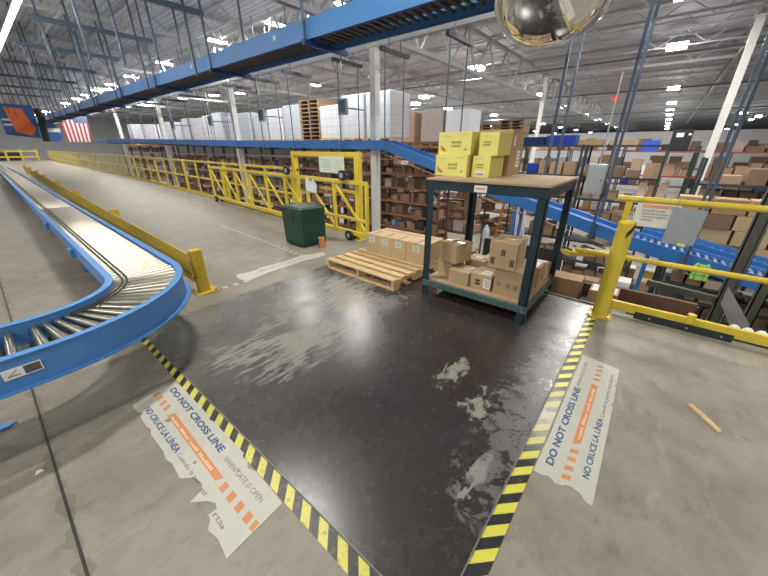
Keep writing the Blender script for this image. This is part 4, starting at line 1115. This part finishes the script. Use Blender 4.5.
# wrapped pallet loads on the long row
def palletload(nm, label, group, x, y, z, dx, dy, h, m):
    r = thing(nm, label, 'pallet load', (x,y,z), 0, group)
    mb = MB(); mb.box(-dx/2,dx/2,-dy/2,dy/2,.10,.13)
    for q in (-dy/2+.05,0,dy/2-.05): mb.box(-dx/2,dx/2,q-.05,q+.05,0,.10)
    mb.build('pallet', WOOD, r, world=False)
    MB().box(-dx/2+.02,dx/2-.02,-dy/2+.02,dy/2-.02,.131,h).build('wrapped_cartons', m, r, bevel=.03, world=False)
    return r
random.seed(5)
ys2 = [7.55,8.75,9.95,12.3,13.5,14.7,16.1,17.3,18.8,20,21.4,22.8,24.2,26,27.8,29.6,31.6,33.6]
for i, y in enumerate(ys2):
    palletload('wrapped_pallet', 'tall shrink wrapped pallet of white cartons on the rack top, %s from the right' % ORD[i], 'white wrapped pallets on the rack top', 9.15, y, 1.703, 1.1, 1.12, random.choice((1.25,1.35,1.5,1.42)), WRAP)
GRB = mat('grey_brown_wrap',(.45,.40,.37),.4,var=.2,scale=9,rnd=.1)
for i, (y, h, m_) in enumerate(((9.15,1.35,mat('brown_wrapped_load',(.50,.33,.24),.4,var=.2,scale=7)),(7.75,1.35,GRB),(6.6,1.3,SHR))):
    palletload('wrapped_pallet', ('brown wrapped pallet load between the white column and the yellow cartons','mottled grey wrapped pallet load just left of the yellow cartons','narrow white wrapped load behind the yellow cartons')[i], 'smaller wrapped loads', 12.85, y, 1.603, 1.1, 1.1, h, m_)
# stacks of empty pallets
def stack(label, x, y, z, n_):
    for k in range(n_):
        r = MB().box(x-.5,x+.5,y-.6,y+.6,z+.14*k+.10,z+.14*k+.13)
        for q in (-.55,0,.55): r.box(x-.5,x+.5,y+q-.05,y+q+.05,z+.14*k,z+.14*k+.10)
        tag(r.build('empty_pallet', mat('dull_pallet_wood',(.30,.20,.12),.7,var=.3,rnd=.2)), label+', %s up' % ORD[k], 'pallet', 'stacked empty pallets')
tag(MB().box(16.9,18.1,5.3,17.2,1.46,1.5).build('top_deck', REDB), 'dark red deck over the shelving beyond the aisle', 'rack deck')
for j, (yy, n_) in enumerate(((6.1,9),(7.6,8),(9.1,9),(10.7,7),(12.3,9))): stack('empty pallet in the %s stack from right on the far rack' % ORD[j], 17.5, yy, 1.503, n_)
stack('empty wooden pallet in the dark stack between the white wrapped loads', 9.15, 11.12, 1.703, 11)

# things on top of the dark shelving right of the yellow cartons
for i, (y, w_, h_, m_, nm_, cat, lab_) in enumerate(((3.55,.75,.26,mat('dark_blue_tote',(.01,.03,.12),.4),'storage_tote','tote','dark blue tote on top of the dark shelving, left one'),
        (2.65,.85,.30,BLUP,'storage_tote','tote','blue tote on top of the dark shelving, beside the darker one'),
        (1.75,.6,.16,CARD,'carton','carton','flat tan carton on top of the dark shelving'),
        (.9,.7,.14,CARDP,'carton','carton','flat pale carton on the top of the dark shelving, nearest the bollard'))):
    tag(taper(MB(), 12.15,12.7,y-w_/2,y+w_/2,1.603,1.603+h_,.02).build(nm_, m_), lab_, cat)
r = thing('black_case', 'black case with a white label standing on top of the red beam racks', 'case', (20.2,-.5,1.375))
MB().box(19.95,20.3,-.85,-.15,1.375,2.25).build('body', mat('black_case',(.012,.013,.018),.4), r, bevel=.02)
MB().box(19.945,19.95,-.55,-.30,1.95,2.12).build('paper_label', PAPER, r)
MB().box(19.945,19.95,-.80,-.70,2.02,2.10).build('small_label', PAPER, r)

# ================================================================ LOWER FLOOR ODDS AND ENDS
r = thing('wheeled_bin', 'yellow wheeled bin with a pale lid on the lower floor behind the railing', 'bin', (13.8,-.80,ZF), .2)
taper(MB(), -.2,.2,-.22,.22,.06,.50,.03).build('body', YEL, r, world=False, bevel=.02)
MB().box(-.25,.25,-.27,.27,.50,.56).build('lid', CAB, r, world=False, bevel=.02)
for s in (-.15,.15): MB().cyl((-.19,s-.02,.06),(-.19,s+.02,.06),.06,14).build('wheel', DK, r, world=False, smooth=True)
r = tag(MB().box(-.25,.25,-.26,.26,0,.5).build('carton', CARD, loc=(13.9,-.12,ZF), world=False), 'big brown carton on the lower floor left of the yellow wheeled bin', 'carton')
MB().box(-.24,.24,-.25,.25,.501,.505).build('white_top', PAPER, r, world=False)
r = thing('blue_crate', 'small blue crate on the lower floor under the neon vest', 'crate', (12.5,-2.13,ZF))
taper(MB(), -.22,.22,-.2,.2,0,.36,.03).build('body', BLUP, r, world=False); MB().box(-.26,.26,-.24,.24,.36,.39).build('rim', BLUP, r, world=False)
VZ = -.40
# vest hung from the conveyor
v = thing('safety_vest', 'neon green safety vest hanging under the blue conveyor at the right', 'vest', (6.9,-1.2,-.62))
VM = Matrix(((0,0,1,6.33),(-1,0,0,-1.07),(0,1,0,VZ),(0,0,0,1)))
MB().prism([(-.10,0),(.10,0),(.11,.2),(.07,.27),(.03,.25),(-.03,.25),(-.07,.27),(-.11,.2)],0,.03,VM).build('cloth', NEON, v)
for x in (-.05,.05): MB().prism([(x-.009,.0),(x+.009,.0),(x+.009,.26),(x-.009,.26)],-.001,0,VM).build('reflective_strip', STEEL, v)
MB().prism([(-.105,.07),(.105,.07),(.105,.09),(-.105,.09)],-.0015,-.0002,VM).build('reflective_strip', STEEL, v)
MB().beam((6.345,-1.07,VZ+.25),(6.455,-1.07,-.30),.012,.012).build('hook', STEEL, v)
# orange step ladder
l = thing('step_ladder', 'orange fibreglass step ladder standing in the aisle behind the cart', 'ladder', (13,4.35,ZF))
for s in (-1,1):
    MB().beam((12.75,4.35+s*.33,ZF),(13.1,4.35+s*.17,-.45),.07,.04).build('rail', ORNG, l)
    MB().beam((13.55,4.35+s*.30,ZF),(13.15,4.35+s*.17,-.45),.05,.03).build('rear_rail', ORNG, l)
for k in range(7): 
    t = (k+.7)/7.4; MB().box(12.75+.35*t-.05,12.75+.35*t+.05,4.35-.31+.15*t,4.35+.31-.15*t,ZF+2.55*t,ZF+2.55*t+.04).build('step', mat('ladder_step',(.7,.6,.5),.5), l)
MB().box(13.0,13.25,4.16,4.54,-.46,-.42).build('top_cap', ORNG, l)
for i, (x, y) in enumerate(((9,2.50),(9.05,2.62),(9.1,2.40))):
    tag(MB().tube([(x,y-.05,ZF),(x,y,-1.5),(x+.02,y+.06+.05*i,.15)],.035,10).build('plastic_tube', mat('pinkish_tube',(.72,.62,.6),.5)), 'tall pale plastic tube standing behind the golden cartons, %s' % ('middle of three','left of three','right of three')[i], 'tube')
r = thing('white_sack', 'white sack hung on a dark stand in the aisle', 'sack', (12,4.7,ZF))
MB().tube([(12,4.7,-2.0),(12,4.7,-1.8),(12,4.7,-1.5),(12,4.7,-1.3)],.1,12,[.12,.16,.13,.03]).build('cloth', TRUE_W, r, smooth=True)
MB().cyl((12,4.7,ZF),(12,4.7,-1.3),.03,8).build('pole', DKST, r)
# dark work stations under the blue conveyor
for i, (x, y) in enumerate(((9.6,2.0),(9.4,.75),(10.2,-.4),(9.6,3.4))):
    r = thing('work_station', 'dark work table under the falling conveyor, %s from the left' % ('second','third','fourth','first')[i], 'table', (x,y,ZF))
    MB().box(x-.4,x+.4,y-.5,y+.5,-2.12,-2.07).build('table_top', DKST, r)
    for sx in (-.36,.36):
        for sy in (-.46,.46): MB().box(x+sx-.02,x+sx+.02,y+sy-.02,y+sy+.02,ZF,-2.12).build('leg', DKST, r)
    if i in (0,3): MB().box(x+.3,x+.34,y-.5,y+.5,-2.07,-1.3).build('back_board', mat('dark_screen',(.03,.03,.035)), r)
    b_ = MB().box(x-.25,x+.15,y-.4,y-.05,-2.069,-1.75).build('carton', CARDD); tag(b_, 'dim carton on the %s dark work table from the left' % ('second','third','fourth','first')[i], 'carton')
    b_ = MB().box(x-.3,x+.2,y+.08,y+.42,-2.069,-1.85).build('tray', (REDP,BLUP,PAPER,DK)[i]); tag(b_, ('red','blue','white','black')[i]+' tray on a dark work table under the falling conveyor', 'tray')
r = thing('yellow_conveyor_end', 'short yellow roller end sticking out left of the bollard', 'conveyor', (5.9,.45,-.2))
MB().beam((5.6,.75,-.12),(6.3,.15,-.20),.20,.07).build('frame', YELD, r)
MB().beam((6.35,.1,-.22),(6.35,.1,ZF),.06,.06).build('leg', DKST, r)
for k in range(4): MB().cyl((5.62+.16*k,.66-.14*k,-.07),(5.78+.16*k,.84-.14*k,-.07),.015,6).build('roller', DKST, r)
# ledge with cartons, cardboard and lumber just past the edge
ld = thing('service_ledge', 'narrow dark steel ledge just below the mezzanine edge', 'ledge', (3.8,-.3,-.34))
MB().box(3.36,4.25,-3.2,.95,-.30,-.26).build('shelf_plate', DKST, ld)
for y in (-2.9,-1.6,-.4,.8): MB().beam((3.33,y,-.30),(4.2,y,-.30),.05,.06).beam((4.2,y,-.33),(4.2,y,ZF),.07,.07).build('bracket', DKST, ld)
MB().box(4.20,4.24,-.9,.95,-.26,-.10).build('kick_plate', mat('brown_kick_plate',(.08,.05,.04),.6), ld)
tag(MB().box(3.72,3.98,.22,.56,-.257,.07).build('carton', CARD), 'brown carton on the ledge just past the cart', 'carton')
c_ = tag(MB().box(3.66,3.92,-.16,.12,-.257,.02).build('carton', CARD), 'brown carton on the ledge behind the bollard, nearest it', 'carton')
MB().prism([(3.68,-.14),(3.90,-.14),(3.90,.10),(3.68,.10)],.0205,.024).build('white_sheet', PAPER, c_)
tag(MB().box(4.08,4.14,-.86,.10,-.257,-.03).build('cardboard_sheet', mat('red_brown_board',(.13,.07,.045),.7)), 'long dark brown board standing on edge along the ledge', 'board')
for i in range(3):
    tag(MB().box(3.50+.13*i,3.60+.13*i,-1.0-.06*i,-.20+.02*i,-.257,-.20+.03*i).build('timber_board', mat('pinkish_timber',(.62,.42,.30),.6,var=.15,rnd=.1)), 'pinkish timber board lying on the ledge, %s from the railing' % ORD[i], 'board')
for i in range(3):
    tag(MB().cyl((3.50,-1.24-.10*i,-.211),(4.12,-1.20-.10*i,-.211),.045,12).build('white_roll', TRUE_W, smooth=True), 'white cardboard roll on the ledge below the railing, %s from the left' % ORD[i], 'roll')
# olive posts, white post, grey sheet at the right
for i, (x, y, m_, w_, lab_) in enumerate(((4.62,-1.12,OLIVE,.10,'olive grey steel post beyond the railing at the right, left one'),(4.62,-1.38,OLIVE,.09,'olive grey steel post beyond the railing at the right, right one'),(5.25,-1.26,WHITEP,.10,'short white steel post between the olive posts'))):
    r = thing('steel_post', lab_, 'post', (x,y,ZF))
    mb = MB().box(x-w_/2,x+w_/2,y-w_/2,y-w_/2+.012,ZF+.012,2.3 if i < 2 else 1.0).box(x-w_/2,x+w_/2,y+w_/2-.012,y+w_/2,ZF+.012,2.3 if i < 2 else 1.0).box(x-w_/2,x-w_/2+.012,y-w_/2,y+w_/2,ZF+.012,2.3 if i < 2 else 1.0)
    mb.build('channel', m_, r); MB().cbox((x,y,ZF+.006),(.25,.25,.012)).build('base_plate', m_, r)
tag(MB().beam((4.62,-.4,-.06),(4.62,-1.065,-.10),.06,.08).build('cross_bar', OLIVE), 'olive cross bar running into the left olive post', 'bar')
tag(MB().prism([(-1.06,.167),(-1.342,-.208),(-1.325,-.296),(-1.203,-.267),(-1.064,-.038)],0,.02, Matrix(((0,0,-1,4.32),(1,0,0,0),(0,1,0,0),(0,0,0,1)))).build('grey_sheet', mat('purple_grey_sheet',(.30,.28,.29),.5)), 'slanting purple grey sheet leaning between the olive posts', 'sheet')
random.seed(3)
for i in range(9):
    x0 = 3.7+random.random()*.4; y0 = -1.56-random.random()*.3
    tag(MB().beam((x0,y0,-.245+.022*i),(x0+random.uniform(-.1,.45)*.4,y0-random.uniform(.3,.8),-.245+.022*i),.03,.02).build('scrap_strip', (STEEL,WOOD,GREYP)[i%3]), ('steel','wooden','grey')[i%3]+' scrap strip in the heap beyond the railing, %s in the heap' % ORD[i], 'scrap strip', 'scrap heap strips')

# ================================================================ FLAG, BANNERS, FAR END OF THE WALKWAY
fy = 36.3
def quad(mb, a, b, c, d, y): mb.prism([a,b,c,d],0,.01, Matrix(((1,0,0,0),(0,0,-1,y),(0,1,0,0),(0,0,0,1)))); return mb
fl = thing('hanging_flag', 'large flag with red and white stripes and a starry blue corner hung vertically', 'flag', (5.8,fy,1.9))
TLx, TRx, BLx, BRx, zt_, zb_ = 4.96, 6.72, 4.99, 6.52, 4.15, 1.92
def fp(u, v): xl = TLx+(BLx-TLx)*v; xr_ = TRx+(BRx-TRx)*v; return (xl+(xr_-xl)*u, zt_+(zb_-zt_)*v)
MB_r = mat('flag_red',(.42,.05,.07),.7); MB_w = mat('flag_white',(.72,.70,.70),.7); MB_b = mat('flag_blue',(.05,.06,.16),.7)
for k in range(13):
    a, b_ = k/13, (k+1)/13; v0 = 0 if k < 6 else .40
    quad(MB(), fp(a,v0),fp(a,1),fp(b_,1),fp(b_,v0),fy).build('stripe', MB_r if k%2 == 0 else MB_w, fl)
cn = quad(MB(), fp(6/13,0),fp(6/13,.40),fp(1,.40),fp(1,0),fy).build('canton', MB_b, fl)
for r_ in range(9):
    for c_ in range(6 if r_ % 2 == 0 else 5):
        u = 6/13+(7/13)*((c_+.5+(0 if r_%2 == 0 else .5))/6); v_ = .40*(r_+.6)/9.2; cx, cz = fp(u, v_)
        pts = [(cx+(.036 if q%2 == 0 else .015)*math.sin(q*math.pi/5), cz+(.036 if q%2 == 0 else .015)*math.cos(q*math.pi/5)) for q in range(10)]
        MB().prism(pts,.0101,.012, Matrix(((1,0,0,0),(0,0,-1,fy),(0,1,0,0),(0,0,0,1)))).build('star', MB_w, cn)
MB().cyl((4.93,fy,4.18),(6.78,fy,4.18),.02,8).build('pole', DKST, fl)
for x in (5.0,6.7): MB().cyl((x,fy,4.18),(x,fy,DK_Z),.008,6).build('hanger_wire', DKST, fl)
bn_ = thing('orange_banner', 'orange and blue banner hanging at the far left end', 'banner', (2.6,34,2.3))
YM = lambda y: Matrix(((1,0,0,0),(0,0,-1,y),(0,1,0,0),(0,0,0,1)))
ORF = mat('orange_banner_cloth',(.85,.18,.05),.6); BLF = mat('blue_banner_cloth',(.03,.12,.38),.6)
MB().prism([(1.75,2.3),(3.35,2.1),(3.5,4.1),(1.75,4.1)],0,.02,YM(34.1)).build('backing', BLF, bn_)
MB().prism([(2.25,2.45),(3.0,2.25),(3.25,2.7),(3.1,3.2),(2.9,3.9),(2.1,3.95),(2.15,3.3)],.0,.02,YM(34.06)).build('orange_field', ORF, bn_)
for z in (2.9,3.2): MB().box(1.8,2.2,34.03,34.05,z-.06,z+.06).build('white_bar', PAPER, bn_)
MB().cyl((1.75,34.1,4.12),(3.5,34.1,4.12),.02,8).build('pole', DKST, bn_)
for x in (1.8,3.4): MB().cyl((x,34.1,4.12),(x,34.1,DK_Z-.6),.008,6).build('hanger_wire', DKST, bn_)
rb = thing('round_banner', 'round blue banner with a white band beside the flag', 'banner', (4.1,35,1.9))
MB().prism([(4.15+.5*math.cos(t),2.5+.62*math.sin(t)) for t in [i*math.pi/14 for i in range(28)]],0,.02,YM(35)).build('disc', BLF, rb)
MB().prism([(3.68,2.55),(4.62,2.55),(4.62,2.8),(3.68,2.8)],.0201,.03,YM(35)).build('band', PAPER, rb)
MB().cyl((3.9,34.98,3.0),(3.9,34.98,5.9),.008,6).build('hanger_wire', DKST, rb)
r = thing('black_duct', 'black curved hanging duct between the orange banner and the flag', 'duct', (3.5,32.5,3))
MB().tube([(3.55,33,3.9),(3.6,33,3.3),(3.5,33,2.6),(3.45,33,1.9)],.2,12).build('tube', DK, r, smooth=True)
MB().cyl((3.55,33,3.9),(3.55,33,DK_Z),.01,6).build('hanger_wire', DKST, r)
r = thing('end_barrier', 'yellow barrier with dark panels closing the far end of the walkway', 'barrier', (2.2,58,0))
for z in (.5,1.1): MB().box(1.5,5.2,57.95,58.05,z-.08,z+.08).build('rail', YEL, r)
for x in (1.55,2.6,3.8,5.1): MB().box(x-.08,x+.08,57.92,58.08,0,1.3).build('post', YEL, r)
MB().box(1.6,2.5,58.06,58.1,.1,1.0).build('panel', DK, r); MB().box(2.7,3.7,58.06,58.1,.1,1.0).build('panel', DK, r)
for i, (x0,x1,y0,y1,z1,m_) in enumerate(((-1.8,-.75,12.5,14,1.1,BLUE2),(-1.9,-.9,15.5,18,1.9,DKST),(-2.0,-.8,20,24,2.2,CAB))):
    r = thing('machine_cabinet', ('low blue machine','dark machine','pale grey machine')[i]+' on the floor left of the conveyor far along', 'machine', ((x0+x1)/2,y0,0))
    MB().box(x0,x1,y0,y1,.1,z1).build('housing', m_, r, bevel=.02)
    for sx in (x0+.1,x1-.1):
        for sy in (y0+.1,y1-.1): MB().box(sx-.04,sx+.04,sy-.04,sy+.04,0,.1).build('foot', DKST, r)
# unreadable flat strut grid hung over the walkway (top left)
for i, y in enumerate((9.5,13,16.5,20,24,28,32)):
    r = thing('strut_trapeze', 'grey strut trapeze hanging above the walkway, %s from the near end' % ORD[i], 'hanger', (3,y,3.9))
    MB().box(1.6,4.3,y-.05,y+.05,4.48,4.58).build('strut', HANG, r)
    for x in (1.8,2.4,3.1,3.9): MB().box(x-.022,x+.022,y+.05,y+.09,3.2+.0*x,DK_Z).build('rod', HANG, r)
